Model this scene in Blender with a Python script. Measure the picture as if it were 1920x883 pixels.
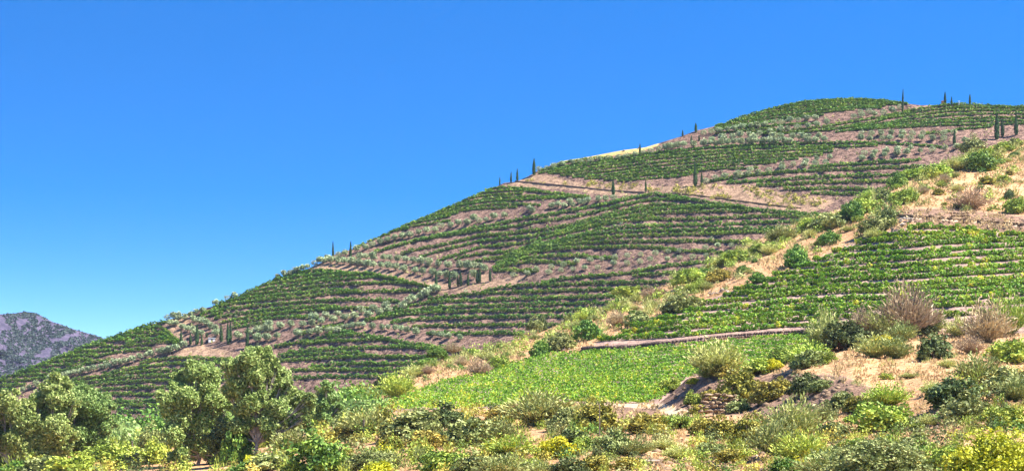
import bpy, bmesh, math, time
import numpy as np
from mathutils import Vector
T0 = time.time()
R = math.radians
scene = bpy.context.scene
for o in list(bpy.data.objects):
    bpy.data.objects.remove(o)
COL = scene.collection
rng = np.random.default_rng(7)

# ------------------------------------------------------------------ camera
F = 3348.0            # focal length in photo pixels (photo is 1920 wide)
YH = 930.0            # row of the horizon
CAMZ = 3.0
cam_d = bpy.data.cameras.new('camera')
cam_d.sensor_width = 36.0
cam_d.lens = 36.0 * F / 1920.0
cam_d.shift_y = (YH - 441.5) / 1920.0
cam_d.clip_start = 1.0
cam_d.clip_end = 30000.0
cam = bpy.data.objects.new('camera', cam_d)
COL.objects.link(cam)
cam.location = (0, 0, CAMZ)
cam.rotation_euler = (R(90), 0, 0)
scene.camera = cam

# ------------------------------------------------------------------ world, sun, exposure
SUN_EL = 53.0
SUN_AZ = -12.0         # degrees behind the hill, counted from straight right
world = bpy.data.worlds.new('World')
scene.world = world
world.use_nodes = True
wn = world.node_tree.nodes; wl = world.node_tree.links
wn.clear()
w_out = wn.new('ShaderNodeOutputWorld')
w_bg = wn.new('ShaderNodeBackground'); w_bg.inputs['Strength'].default_value = 0.085
w_sky = wn.new('ShaderNodeTexSky'); w_sky.sky_type = 'NISHITA'; w_sky.sun_disc = False
w_sky.sun_elevation = R(SUN_EL)
w_sky.sun_rotation = R(90 - SUN_AZ)
w_sky.altitude = 100; w_sky.air_density = 1.0; w_sky.dust_density = 0.25; w_sky.ozone_density = 3.0
w_tc = wn.new('ShaderNodeTexCoord')
w_map = wn.new('ShaderNodeMapping'); w_map.inputs['Scale'].default_value = (1, 1, 3.0)
w_map.inputs['Location'].default_value = (0, 0, -0.12)
w_nrm = wn.new('ShaderNodeVectorMath'); w_nrm.operation = 'NORMALIZE'
w_hs = wn.new('ShaderNodeHueSaturation')
w_hs.inputs['Saturation'].default_value = 1.5
w_hs.inputs['Hue'].default_value = 0.508
w_hs.inputs['Value'].default_value = 1.0
wl.new(w_tc.outputs['Generated'], w_map.inputs['Vector'])
w_max = wn.new('ShaderNodeVectorMath'); w_max.operation = 'MAXIMUM'; w_max.inputs[1].default_value = (-10, -10, 0.04)
wl.new(w_map.outputs['Vector'], w_max.inputs[0])
wl.new(w_max.outputs['Vector'], w_nrm.inputs[0])
wl.new(w_nrm.outputs['Vector'], w_sky.inputs['Vector'])
wl.new(w_sky.outputs['Color'], w_hs.inputs['Color'])
wl.new(w_hs.outputs['Color'], w_bg.inputs['Color'])
wl.new(w_bg.outputs['Background'], w_out.inputs['Surface'])
sun_d = bpy.data.lights.new('sun', 'SUN')
sun_d.energy = 5.0; sun_d.angle = R(0.5); sun_d.color = (1.0, 0.94, 0.84)
sun = bpy.data.objects.new('sun', sun_d); COL.objects.link(sun)
_a, _e = R(SUN_AZ), R(SUN_EL)
SUNV = Vector((math.cos(_a) * math.cos(_e), math.sin(_a) * math.cos(_e), math.sin(_e)))
sun.rotation_euler = SUNV.to_track_quat('Z', 'Y').to_euler()
sun.location = (200, 0, 400)
scene.view_settings.view_transform = 'Standard'
scene.view_settings.look = 'None'
scene.view_settings.gamma = 1.0
scene.view_settings.use_curve_mapping = False
scene.view_settings.exposure = 1.75
scene.cycles.max_bounces = 5
scene.cycles.diffuse_bounces = 2
scene.cycles.transparent_max_bounces = 8

# ------------------------------------------------------------------ small helpers
ORD = ('first second third fourth fifth sixth seventh eighth ninth tenth eleventh twelfth thirteenth fourteenth '
       'fifteenth sixteenth seventeenth eighteenth nineteenth twentieth').split()
TENS = {2: ('twenty', 'twentieth'), 3: ('thirty', 'thirtieth'), 4: ('forty', 'fortieth'), 5: ('fifty', 'fiftieth'), 6: ('sixty', 'sixtieth')}
def ordinal(i):
    if i <= 20: return ORD[i - 1]
    t, u = divmod(i, 10)
    return TENS[t][1] if u == 0 else TENS[t][0] + '-' + ORD[u - 1]

def tag(o, label=None, cat=None, group=None, kind=None):
    if label: o['label'] = label
    if cat: o['category'] = cat
    if group: o['group'] = group
    if kind: o['kind'] = kind
    return o

def obj(name, me, parent=None):
    o = bpy.data.objects.new(name, me)
    COL.objects.link(o)
    if parent is not None: o.parent = parent
    return o

def empty(name, loc, rz=0.0, sc=(1, 1, 1)):
    o = bpy.data.objects.new(name, None)
    o.empty_display_size = 0.5
    COL.objects.link(o)
    o.location = loc; o.rotation_euler = (0, 0, rz); o.scale = sc
    return o

def np_mesh(name, verts, faces, mat, smooth=False, attrs=None):
    """verts (n,3) array, faces (m,k) array with k 3 or 4"""
    me = bpy.data.meshes.new(name)
    v = np.ascontiguousarray(verts, dtype=np.float32); f = np.ascontiguousarray(faces, dtype=np.int32)
    k = f.shape[1]
    me.vertices.add(len(v)); me.vertices.foreach_set('co', v.ravel())
    me.loops.add(f.size); me.loops.foreach_set('vertex_index', f.ravel())
    me.polygons.add(len(f))
    me.polygons.foreach_set('loop_start', np.arange(0, f.size, k, dtype=np.int32))
    me.polygons.foreach_set('loop_total', np.full(len(f), k, dtype=np.int32))
    if smooth: me.polygons.foreach_set('use_smooth', np.ones(len(f), dtype=bool))
    if attrs:
        for an, av in attrs.items():
            a = me.attributes.new(an, 'FLOAT', 'POINT')
            a.data.foreach_set('value', np.ascontiguousarray(av, dtype=np.float32))
    me.materials.append(mat)
    me.update(calc_edges=True); me.validate()
    return me

def unit(v):
    return v / np.maximum(np.linalg.norm(v, axis=-1, keepdims=True), 1e-9)

def leaf_mesh(name, P, U, V, tint, mat):
    """diamond leaves: centre P, half axes U and V"""
    n = len(P)
    vs = np.stack([P - U, P - V * 1.0 + U * 0.1, P + U, P + V * 1.0 + U * 0.1], axis=1).reshape(-1, 3)
    fs = np.arange(n * 4).reshape(n, 4)
    return np_mesh(name, vs, fs, mat, False, {'tint': np.repeat(tint, 4)})

def rand_axes(r, n, size, aspect=0.6, bias=None, bw=0.0):
    nr = unit(r.normal(size=(n, 3)))
    if bias is not None: nr = unit(nr + bw * bias)
    t = unit(np.cross(nr, unit(r.normal(size=(n, 3)))))
    b = np.cross(nr, t)
    s = size * r.uniform(0.65, 1.35, (n, 1))
    return t * s, b * s * aspect

def tubes(paths, sides=5):
    """list of (points, radii) -> verts, quad faces"""
    VS, FS, off = [], [], 0
    for pts, rad in paths:
        pts = np.asarray(pts, float); n = len(pts)
        tg = unit(np.gradient(pts, axis=0))
        ref = np.where(np.abs(tg[:, 2:3]) > 0.9, np.array([[1.0, 0, 0]]), np.array([[0, 0, 1.0]]))
        a = unit(np.cross(tg, ref)); b = np.cross(tg, a)
        an = np.linspace(0, 2 * math.pi, sides, endpoint=False)
        ring = pts[:, None, :] + np.asarray(rad, float)[:, None, None] * (np.cos(an)[None, :, None] * a[:, None, :] + np.sin(an)[None, :, None] * b[:, None, :])
        VS.append(ring.reshape(-1, 3))
        for i in range(n - 1):
            for j in range(sides):
                k = (j + 1) % sides
                FS.append((off + i * sides + j, off + i * sides + k, off + (i + 1) * sides + k, off + (i + 1) * sides + j))
        off += n * sides
    return np.concatenate(VS), np.array(FS)

def inside(px, py, poly):
    px = np.asarray(px, float); py = np.asarray(py, float)
    res = np.zeros(px.shape, bool); n = len(poly)
    for i in range(n):
        x0, y0 = poly[i]; x1, y1 = poly[(i + 1) % n]
        c = ((y0 > py) != (y1 > py))
        with np.errstate(divide='ignore', invalid='ignore'):
            xi = (x1 - x0) * (py - y0) / (y1 - y0 + 1e-12) + x0
        res ^= c & (px < xi)
    return res

def noise2(x, y, seed=0):
    """smooth value noise, vectorised"""
    x = np.asarray(x, float); y = np.asarray(y, float)
    xi = np.floor(x).astype(np.int64); yi = np.floor(y).astype(np.int64)
    fx = x - xi; fy = y - yi
    fx = fx * fx * (3 - 2 * fx); fy = fy * fy * (3 - 2 * fy)
    def h(a, b):
        n = (a * 374761393 + b * 668265263 + seed * 1442695041) & 0xffffffff
        n = ((n ^ (n >> 13)) * 1274126177) & 0xffffffff
        return ((n ^ (n >> 16)) & 0xffff) / 65535.0 * 2 - 1
    return (h(xi, yi) * (1 - fx) + h(xi + 1, yi) * fx) * (1 - fy) + (h(xi, yi + 1) * (1 - fx) + h(xi + 1, yi + 1) * fx) * fy

# ------------------------------------------------------------------ materials
def new_mat(name):
    m = bpy.data.materials.new(name); m.use_nodes = True
    nt = m.node_tree; nt.nodes.clear()
    return m, nt.nodes, nt.links

def leaf_mat(name, stops, trans=0.3, rough=0.6, hue_var=0.03, val_var=0.25):
    m, n, l = new_mat(name)
    out = n.new('ShaderNodeOutputMaterial')
    at = n.new('ShaderNodeAttribute'); at.attribute_name = 'tint'
    ramp = n.new('ShaderNodeValToRGB')
    cr = ramp.color_ramp
    for i, (p, c) in enumerate(stops):
        e = cr.elements[i] if i < 2 else cr.elements.new(p)
        e.position = p; e.color = (*c, 1)
    oi = n.new('ShaderNodeObjectInfo')
    hs = n.new('ShaderNodeHueSaturation')
    mh = n.new('ShaderNodeMapRange'); mh.inputs['To Min'].default_value = 0.5 - hue_var; mh.inputs['To Max'].default_value = 0.5 + hue_var
    mv = n.new('ShaderNodeMapRange'); mv.inputs['To Min'].default_value = 1 - val_var; mv.inputs['To Max'].default_value = 1 + val_var
    wn_ = n.new('ShaderNodeTexWhiteNoise'); wn_.noise_dimensions = '1D'
    l.new(oi.outputs['Random'], mh.inputs['Value'])
    l.new(oi.outputs['Random'], wn_.inputs['W']); l.new(wn_.outputs['Value'], mv.inputs['Value'])
    l.new(at.outputs['Fac'], ramp.inputs['Fac'])
    l.new(ramp.outputs['Color'], hs.inputs['Color'])
    l.new(mh.outputs['Result'], hs.inputs['Hue']); l.new(mv.outputs['Result'], hs.inputs['Value'])
    bs = n.new('ShaderNodeBsdfPrincipled'); bs.inputs['Roughness'].default_value = rough
    bs.inputs['Specular IOR Level'].default_value = 0.25
    tr = n.new('ShaderNodeBsdfTranslucent')
    mx = n.new('ShaderNodeMixShader'); mx.inputs['Fac'].default_value = trans
    l.new(hs.outputs['Color'], bs.inputs['Base Color']); l.new(hs.outputs['Color'], tr.inputs['Color'])
    l.new(bs.outputs['BSDF'], mx.inputs[1]); l.new(tr.outputs['BSDF'], mx.inputs[2])
    l.new(mx.outputs['Shader'], out.inputs['Surface'])
    return m

def earth_mat(name, base, zones, scale=0.35, bump=0.5, big=0.02):
    """base: (dark, light) albedo; zones: {attribute: (dark, light)} real differences of the ground itself"""
    m, n, l = new_mat(name)
    out = n.new('ShaderNodeOutputMaterial')
    geo = n.new('ShaderNodeNewGeometry')
    n1 = n.new('ShaderNodeTexNoise'); n1.inputs['Scale'].default_value = scale; n1.inputs['Detail'].default_value = 6; n1.inputs['Roughness'].default_value = 0.65
    n2 = n.new('ShaderNodeTexNoise'); n2.inputs['Scale'].default_value = big; n2.inputs['Detail'].default_value = 3
    n3 = n.new('ShaderNodeTexNoise'); n3.inputs['Scale'].default_value = scale * 5; n3.inputs['Detail'].default_value = 3
    for q in (n1, n2, n3): l.new(geo.outputs['Position'], q.inputs['Vector'])
    def ramp2(fac, a, b, p0=0.3, p1=0.7):
        r = n.new('ShaderNodeValToRGB'); r.color_ramp.elements[0].position = p0; r.color_ramp.elements[1].position = p1
        r.color_ramp.elements[0].color = (*a, 1); r.color_ramp.elements[1].color = (*b, 1)
        l.new(fac, r.inputs['Fac']); return r.outputs['Color']
    add = n.new('ShaderNodeMath'); add.operation = 'MULTIPLY_ADD'; add.inputs[1].default_value = 0.5
    l.new(n3.outputs['Fac'], add.inputs[0])
    half = n.new('ShaderNodeMath'); half.operation = 'MULTIPLY'; half.inputs[1].default_value = 0.5
    l.new(n1.outputs['Fac'], half.inputs[0]); l.new(half.outputs[0], add.inputs[2])
    col = ramp2(add.outputs[0], *base, 0.44, 0.57)
    for an, (a, b) in zones.items():
        at = n.new('ShaderNodeAttribute'); at.attribute_name = an
        # break the edge of a zone up with noise
        ed = n.new('ShaderNodeMath'); ed.operation = 'MULTIPLY_ADD'; ed.inputs[1].default_value = 0.9; ed.inputs[2].default_value = -0.45
        l.new(n1.outputs['Fac'], ed.inputs[0])
        sm = n.new('ShaderNodeMath'); sm.operation = 'ADD'
        l.new(at.outputs['Fac'], sm.inputs[0]); l.new(ed.outputs[0], sm.inputs[1])
        mr = n.new('ShaderNodeMapRange'); mr.inputs['From Min'].default_value = 0.3; mr.inputs['From Max'].default_value = 0.65
        l.new(sm.outputs[0], mr.inputs['Value'])
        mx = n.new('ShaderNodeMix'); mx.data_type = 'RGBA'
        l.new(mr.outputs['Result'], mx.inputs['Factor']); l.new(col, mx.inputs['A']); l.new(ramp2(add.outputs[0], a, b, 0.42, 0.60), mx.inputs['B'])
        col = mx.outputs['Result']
    # large patches
    pv = n.new('ShaderNodeHueSaturation')
    mr2 = n.new('ShaderNodeMapRange'); mr2.inputs['From Min'].default_value = 0.3; mr2.inputs['From Max'].default_value = 0.7
    mr2.inputs['To Min'].default_value = 0.82; mr2.inputs['To Max'].default_value = 1.15
    l.new(n2.outputs['Fac'], mr2.inputs['Value']); l.new(mr2.outputs['Result'], pv.inputs['Value']); l.new(col, pv.inputs['Color'])
    bs = n.new('ShaderNodeBsdfPrincipled'); bs.inputs['Roughness'].default_value = 0.95
    bs.inputs['Specular IOR Level'].default_value = 0.1
    bp = n.new('ShaderNodeBump'); bp.inputs['Strength'].default_value = bump; bp.inputs['Distance'].default_value = 0.6
    l.new(add.outputs[0], bp.inputs['Height']); l.new(bp.outputs['Normal'], bs.inputs['Normal'])
    l.new(pv.outputs['Color'], bs.inputs['Base Color']); l.new(bs.outputs['BSDF'], out.inputs['Surface'])
    return m

def plain_mat(name, a, b, scale=3.0, rough=0.85, bump=0.4):
    m, n, l = new_mat(name)
    out = n.new('ShaderNodeOutputMaterial'); tc = n.new('ShaderNodeTexCoord')
    n1 = n.new('ShaderNodeTexNoise'); n1.inputs['Scale'].default_value = scale; n1.inputs['Detail'].default_value = 5
    l.new(tc.outputs['Object'], n1.inputs['Vector'])
    r = n.new('ShaderNodeValToRGB'); r.color_ramp.elements[0].position = 0.35; r.color_ramp.elements[1].position = 0.65
    r.color_ramp.elements[0].color = (*a, 1); r.color_ramp.elements[1].color = (*b, 1)
    l.new(n1.outputs['Fac'], r.inputs['Fac'])
    oi = n.new('ShaderNodeObjectInfo'); hs = n.new('ShaderNodeHueSaturation')
    mv = n.new('ShaderNodeMapRange'); mv.inputs['To Min'].default_value = 0.75; mv.inputs['To Max'].default_value = 1.2
    l.new(oi.outputs['Random'], mv.inputs['Value']); l.new(mv.outputs['Result'], hs.inputs['Value']); l.new(r.outputs['Color'], hs.inputs['Color'])
    bs = n.new('ShaderNodeBsdfPrincipled'); bs.inputs['Roughness'].default_value = rough; bs.inputs['Specular IOR Level'].default_value = 0.2
    bp = n.new('ShaderNodeBump'); bp.inputs['Strength'].default_value = bump; bp.inputs['Distance'].default_value = 0.05
    l.new(n1.outputs['Fac'], bp.inputs['Height']); l.new(bp.outputs['Normal'], bs.inputs['Normal'])
    l.new(hs.outputs['Color'], bs.inputs['Base Color']); l.new(bs.outputs['BSDF'], out.inputs['Surface'])
    return m

M = {}
M['vine'] = leaf_mat('vine_leaves', [(0, (.03, .085, .012)), (.5, (.135, .26, .028)), (.85, (.28, .36, .035)), (1, (.46, .40, .045))], 0.3, hue_var=.012, val_var=.12)
M['vine_near'] = leaf_mat('near_vine_leaves', [(0, (.035, .10, .012)), (.5, (.17, .32, .024)), (.85, (.36, .45, .035)), (1, (.62, .52, .045))], 0.32, hue_var=.01, val_var=.1)
M['field'] = leaf_mat('field_vine_leaves', [(0, (.035, .11, .012)), (.5, (.19, .36, .03)), (.85, (.40, .49, .04)), (1, (.66, .55, .05))], 0.32, hue_var=.0, val_var=.0)
M['olive'] = leaf_mat('olive_leaves', [(0, (.14, .19, .08)), (1, (.45, .53, .29))], 0.2, hue_var=.015, val_var=.18)
M['cypress'] = leaf_mat('cypress_leaves', [(0, (.016, .04, .012)), (1, (.065, .13, .03))], 0.1, hue_var=.01, val_var=.2)
SH = {
 'gray':   [(0, (.075, .105, .026)), (.55, (.235, .275, .078)), (1, (.48, .49, .185))],
 'yg':     [(0, (.09, .14, .018)), (.5, (.30, .40, .055)), (1, (.58, .62, .11))],
 'green':  [(0, (.03, .085, .014)), (.6, (.13, .25, .035)), (1, (.30, .42, .07))],
 'dark':   [(0, (.026, .044, .011)), (.6, (.095, .13, .036)), (1, (.25, .30, .10))],
 'yellow': [(0, (.16, .18, .01)), (.5, (.50, .48, .022)), (1, (.84, .76, .045))],
 'ygold':  [(0, (.13, .16, .01)), (.5, (.44, .46, .028)), (1, (.76, .74, .06))],
 'dry':    [(0, (.19, .125, .07)), (.6, (.39, .285, .165)), (1, (.56, .44, .26))],
 'rust':   [(0, (.22, .08, .04)), (.6, (.40, .16, .08)), (1, (.55, .28, .14))],
 'broom':  [(0, (.14, .16, .035)), (.5, (.38, .41, .11)), (1, (.62, .60, .23))],
 'ob':     [(0, (.07, .075, .013)), (.5, (.29, .265, .045)), (1, (.62, .51, .10))],
 'euc':    [(0, (.045, .08, .02)), (.45, (.26, .35, .09)), (1, (.60, .64, .24))],
 'pop':    [(0, (.07, .15, .04)), (.55, (.26, .40, .11)), (1, (.50, .60, .22))],
}
for k_, st_ in SH.items(): M[k_] = leaf_mat(k_ + '_leaves', st_, 0.24 if k_ in ('euc', 'pop') else 0.11, hue_var=.014, val_var=.16)
M['straw'] = leaf_mat('dry_grass', [(0, (.30, .20, .09)), (.6, (.52, .38, .18)), (1, (.66, .52, .28))], 0.3, hue_var=0, val_var=0)
M['bark'] = plain_mat('bark', (.10, .075, .055), (.22, .17, .13), 4)
M['pale_bark'] = plain_mat('pale_bark', (.20, .16, .13), (.46, .40, .34), 2)
M['stone'] = plain_mat('schist_stone', (.22, .17, .14), (.44, .36, .29), 2.5)
M['pale_stone'] = plain_mat('pale_stone', (.27, .22, .17), (.50, .42, .34), 2.5)
M['wall_stone'] = plain_mat('ochre_wall_stone', (.15, .095, .06), (.36, .25, .15), 2.0)  # ochre stone, its colour darkened for the shade over the ruined wall
M['dark_stone'] = plain_mat('dark_wall_stone', (.10, .07, .06), (.24, .16, .13), 2.0)
M['concrete'] = plain_mat('concrete', (.46, .38, .29), (.62, .54, .42), 1.5)
M['wood'] = plain_mat('weathered_wood', (.10, .08, .065), (.20, .16, .13), 6)
M['white'] = plain_mat('whitewash', (.70, .69, .66), (.82, .81, .78), 1.0)
M['brick'] = plain_mat('orange_brick', (.38, .17, .08), (.50, .25, .13), 3)
M['metal'] = plain_mat('pale_metal', (.45, .47, .5), (.6, .62, .65), 3, 0.5)
M['far_soil'] = earth_mat('terraced_soil', ((.035, .020, .016), (.265, .165, .122)),
    {'bare': ((.13, .08, .052), (.40, .265, .17)), 'straw': ((.40, .28, .10), (.60, .45, .18))}, 0.55, 0.9, 0.015)
M['near_soil'] = earth_mat('near_slope_soil', ((.24, .15, .10), (.50, .34, .22)),
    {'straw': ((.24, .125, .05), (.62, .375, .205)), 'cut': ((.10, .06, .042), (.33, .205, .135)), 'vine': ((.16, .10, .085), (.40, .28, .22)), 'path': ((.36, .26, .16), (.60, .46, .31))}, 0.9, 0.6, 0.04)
M['dist_soil'] = earth_mat('distant_soil', ((.04, .034, .058), (.095, .075, .115)), {}, 0.05, 0.3, 0.006)  # blue-purple of distant haze mixed into the soil colour
M['dist_scrub'] = leaf_mat('distant_scrub_leaves', [(0, (.02, .038, .034)), (1, (.07, .10, .075))], 0.2, hue_var=0, val_var=0)  # bluish cast of distant haze mixed into the leaf colour
M['ground'] = plain_mat('valley_ground', (.20, .16, .10), (.34, .28, .18), 0.02)

# ------------------------------------------------------------------ what the photograph shows, traced in enlarged crops
S = 4.4156
CROP = {'P1': (0, 560), 'P2': (300, 480), 'P3': (480, 560), 'P4': (560, 430), 'P5': (640, 330), 'Q1': (860, 430), 'Q2': (900, 330),
        'Q3': (960, 230), 'Q4': (1180, 340), 'Q5': (1240, 200), 'Q6': (1340, 150), 'Q7': (1600, 150),
        'K1': (1440, 500), 'K2': (1600, 530), 'K3': (1600, 330), 'K4': (1380, 370), 'K5': (1120, 480), 'G': (0, 0)}
def parse(txt):
    """'P1 1110,248 1200,235 P2 ...' -> photo pixels"""
    pts, ox, oy, s = [], 0, 0, S
    for tok in txt.split():
        if tok in CROP:
            ox, oy = CROP[tok]; s = 1.0 if tok == 'G' else S
        else:
            a, b = tok.split(','); pts.append((ox + float(a) / s, oy + float(b) / s))
    return np.array(pts)

ROWS = {}
ROWS['A'] = '''P1 1110,248 1200,232 1390,200
P1 1030,283 1150,265 1320,240
P1 950,308 1100,295 1290,278
P1 870,335 1000,325 1145,315
P1 1150,325 1250,305 1340,298 1413,315
P1 720,385 850,360 1000,350 1090,345
P1 1040,375 1180,350 1330,338 1413,340
P1 620,422 700,405 800,395 930,400
P1 930,420 1050,400 1200,382 1350,372 1413,370
P1 520,462 620,448 760,440 910,435
P1 780,490 900,465 1050,442 1180,430 1250,428
P1 420,500 520,485 650,478 800,473
P1 315,540 420,527 560,518 760,515
P1 575,572 700,548 850,525 900,520
P1 215,578 320,565 450,558 600,552
P1 460,620 560,598 690,580
P1 110,617 220,605 380,600 490,600
P1 10,655 130,645 280,638 450,635
P1 0,688 120,685 250,680 400,662
P1 0,728 100,725 210,720
P1 0,768 100,766
P2 0,600 60,640 120,690 160,730
P2 0,640 60,680 130,745
P2 0,690 70,700 130,735'''
ROWS['B'] = '''P1 1160,548 1270,522 1413,505 P2 150,855 380,860 560,872
P1 850,640 960,610 1080,590 1250,565 1413,550 G 360,683 420,684
P1 560,692 700,668 870,655 1040,630 1200,610 1413,603 G 360,696 420,697
P1 550,712 700,700 860,690 1030,665 1200,650 1413,645 G 370,706 430,708
P1 690,740 830,720 980,705 1150,695 1300,688 1413,685 G 370,716 430,718
P1 800,765 950,752 1150,745 1413,745 G 390,730
P1 870,800 1000,800 1200,805 1310,805 G 390,744
P1 930,862 1100,860 1270,852 G 380,755
G 214,763 240,762 290,763 360,766
G 220,774 260,773 310,776 370,779
G 205,782 222,786 240,795 258,803
G 222,783 242,790 262,800'''
ROWS['C'] = '''P2 950,195 1050,165 1148,149 P4 110,355 210,348 300,360 400,372 500,380 600,382
P2 900,218 1020,198 1148,180 P4 150,380 280,370 400,380 460,386
P2 790,265 900,240 1020,225 1148,212 P4 150,415 300,400 420,388 520,378 600,378 680,400 800,425 900,445
P2 690,310 800,290 950,270 1148,245 P4 150,445 300,428 450,415 600,405 700,402 860,430
P2 580,360 700,335 850,315 1000,298 1148,283 P4 150,482 300,468 500,460 700,452 850,452 1000,465 1090,488 1170,505
P2 490,400 600,375 760,355 950,335 1148,320 P4 130,520 300,512 420,525 500,530
P2 440,435 550,415 700,390 850,375 1000,362 1148,355 P4 150,555 300,540 450,532 600,528 800,522 940,518 1020,515
P2 400,470 500,462 650,440 800,422 1000,405 1148,393 P4 150,605 350,598 550,595 700,600 840,610
P2 450,530 560,500 700,485 850,462 1000,445 1148,434 P4 150,648 250,648 340,660
P2 510,560 620,535 800,505 950,485 1148,468 P4 150,680 300,668 500,662 640,668
P2 600,580 700,552 850,527 1000,515 1148,517 P4 80,740 160,742
P2 600,605 720,585 850,570 900,565
P2 330,500 420,465 480,440
P2 345,525 430,495 520,480'''
ROWS['D'] = '''Q1 680,455 800,432 950,412 1100,398 1250,388 1413,375 Q4 150,740 300,715 440,700
Q4 30,795 150,786 330,775
P4 1070,590 1200,570 Q1 0,560 120,545 190,525 280,505 400,488 550,475 700,470 900,468 1100,460 1250,455 1413,455 Q4 130,848
P4 780,672 880,650 990,628 1130,612 Q1 0,603 150,580 260,545 400,535 600,528 800,520 1000,515 1250,508
P4 640,735 760,705 900,688 1050,670 1200,658 Q1 0,645 150,605 260,595 400,592 600,585 800,578 1000,573 1200,568
P4 545,770 660,742 800,722 960,708 1130,697 Q1 0,690 200,645 400,640 600,637 800,630 1010,625
P4 760,785 880,765 1000,755 1150,748 Q1 0,740 150,690 300,685 600,682 860,680
P4 930,825 1050,812 1200,808 Q1 0,790 150,742 300,738 500,737 640,735
P4 1060,875 1250,872 Q1 0,850 150,805 250,803 420,803 510,803
Q1 0,875 200,872 400,872'''
# rows of D as they really run: keep each one level across the two crops
ROWS['D'] = '''Q1 680,455 800,432 950,412 1100,398 1250,388 1413,375 Q4 150,740 300,715 440,700
Q4 30,795 150,786 330,775
Q1 190,525 280,505 400,488 550,475 700,470 900,468 1100,460 1250,455 1413,455 Q4 130,848
P4 1070,590 1200,570 Q1 0,560 120,545 260,540 400,535 600,528 800,520 1000,515 1250,508
P4 780,672 880,650 990,628 1130,612 Q1 0,603 150,600 260,595 400,592 600,585 800,578 1000,573 1200,568
P4 640,735 760,705 900,688 1050,670 1200,658 Q1 0,650 200,645 400,640 600,637 800,630 1010,625
P4 545,770 660,742 800,722 960,708 1130,697 Q1 0,690 300,685 600,682 860,680
P4 760,785 880,765 1000,755 1150,748 Q1 0,742 300,738 500,737 640,735
P4 930,825 1050,812 1200,808 Q1 0,808 250,803 420,803 510,803
P4 1060,875 1250,874 Q1 0,875 200,872 400,872'''
ROWS['E'] = '''P3 150,410 280,385 420,365 520,350
P3 520,340 620,300 720,285 800,290
P3 600,330 700,318 820,312 900,312 1000,330 1100,355 1250,380 1400,400
P3 390,390 500,372 620,362 780,358 950,350 1100,350
P3 250,460 400,440 550,430 750,422 950,415 1150,410 1300,412 1413,425
P3 180,485 350,475 550,465 700,460 800,460 900,475 960,485
P3 200,525 350,518 550,505 750,495 950,490 1050,493
P3 1075,495 1150,498 1250,497
P3 450,578 560,560 700,552 900,548 1120,550
P3 285,605 420,600 600,598 800,600 960,600
P3 310,670 450,662 600,655 800,655
P3 350,303 470,282 600,250 720,230'''
ROWS['F'] = '''P5 1190,112 1300,105 Q2 265,102 330,110 480,125
P5 1090,160 1200,140 1320,128 Q2 300,125 450,135 600,150 750,165 900,185
P5 970,215 1080,190 1200,170 1300,160 Q2 350,150
P5 880,255 1000,235 1150,205 1300,185 Q2 330,178 500,180 700,178 850,188
P5 800,285 920,265 1060,240 1200,215 Q2 300,205 450,198 600,190 720,187
P5 730,315 850,300 1000,275 1150,255 1300,240 Q2 350,243 500,250
P5 650,350 780,330 920,305 1080,285 1250,275 Q2 300,265
P5 560,385 700,365 850,335 960,315
P5 490,420 600,400 750,368 900,338
P5 400,455 520,435 650,412 780,397 900,377
P5 300,490 430,465 560,442
P5 210,530 300,502 400,490
P5 95,580 190,552'''
ROWS['G1'] = '''P5 270,645 420,600 580,555 750,515 900,490 1000,465 Q2 0,435 150,410 350,365 500,345 650,320 800,290 950,262 1100,230 1250,195 1413,165 Q4 200,118 320,128 430,150 560,170 700,195 850,215 1000,240 1150,262 1300,270 1413,280
P5 600,550 800,515 1000,485 Q2 0,460 200,440 350,420 500,385 700,365 850,335 1000,300 1150,260 1300,230 1413,205 Q4 300,160 420,162 500,168
P5 490,660 620,620 800,590 1000,545 Q2 0,505 200,495 400,468 600,445 760,415 900,380 1000,350 1100,320 1250,285 1413,255 Q4 300,205 450,218 600,222 750,215 900,225
P5 640,685 780,640 950,600 Q2 0,550 200,530 400,515 550,490 700,460 850,415
P5 790,715 900,682 1020,640 Q2 0,600 200,585 400,560 520,535 640,490 760,455 900,400 1050,355 1200,320 1413,285 Q4 300,238 500,230 700,222 850,225 950,235
P5 930,700 1050,672 Q2 0,655 150,645 300,630 400,600 500,560
P5 1080,722 Q2 0,708 150,695 240,665 330,630'''
ROWS['G2'] = '''Q2 760,455 900,425 1050,385 1200,355 1413,320 Q4 350,270 600,262 800,258 1000,258
Q4 0,312 150,305 250,315
Q2 640,500 800,465 1000,415 1200,385 1413,370 Q4 400,325 600,322 800,315 1000,305 1200,300 1340,305
Q2 480,580 640,545 800,500 1000,455 1200,435 1413,425 Q4 400,375 600,370 800,368 1000,355 1250,348
Q2 380,620 550,580 700,540 850,500 1050,480 1250,470 1413,462 Q4 400,418 600,415 800,410 1070,405
Q2 280,660 450,610 650,570 850,535 1100,515 1413,500 Q4 500,452 750,445 900,435 1060,432
Q2 190,700 330,655 500,610 700,580 900,565 1100,555 1300,555 1413,552 Q4 300,508 600,508 800,512 920,515
Q2 130,740 280,690 450,640 650,615 850,605 1100,600 1300,600 1413,605 Q4 250,570 400,585 520,590
Q2 100,770 250,715 400,685 600,672 800,672 950,685 1130,695
Q2 110,780 250,745 400,720 550,722 700,738 790,740
Q2 110,797 250,790 400,800 480,797'''
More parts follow.
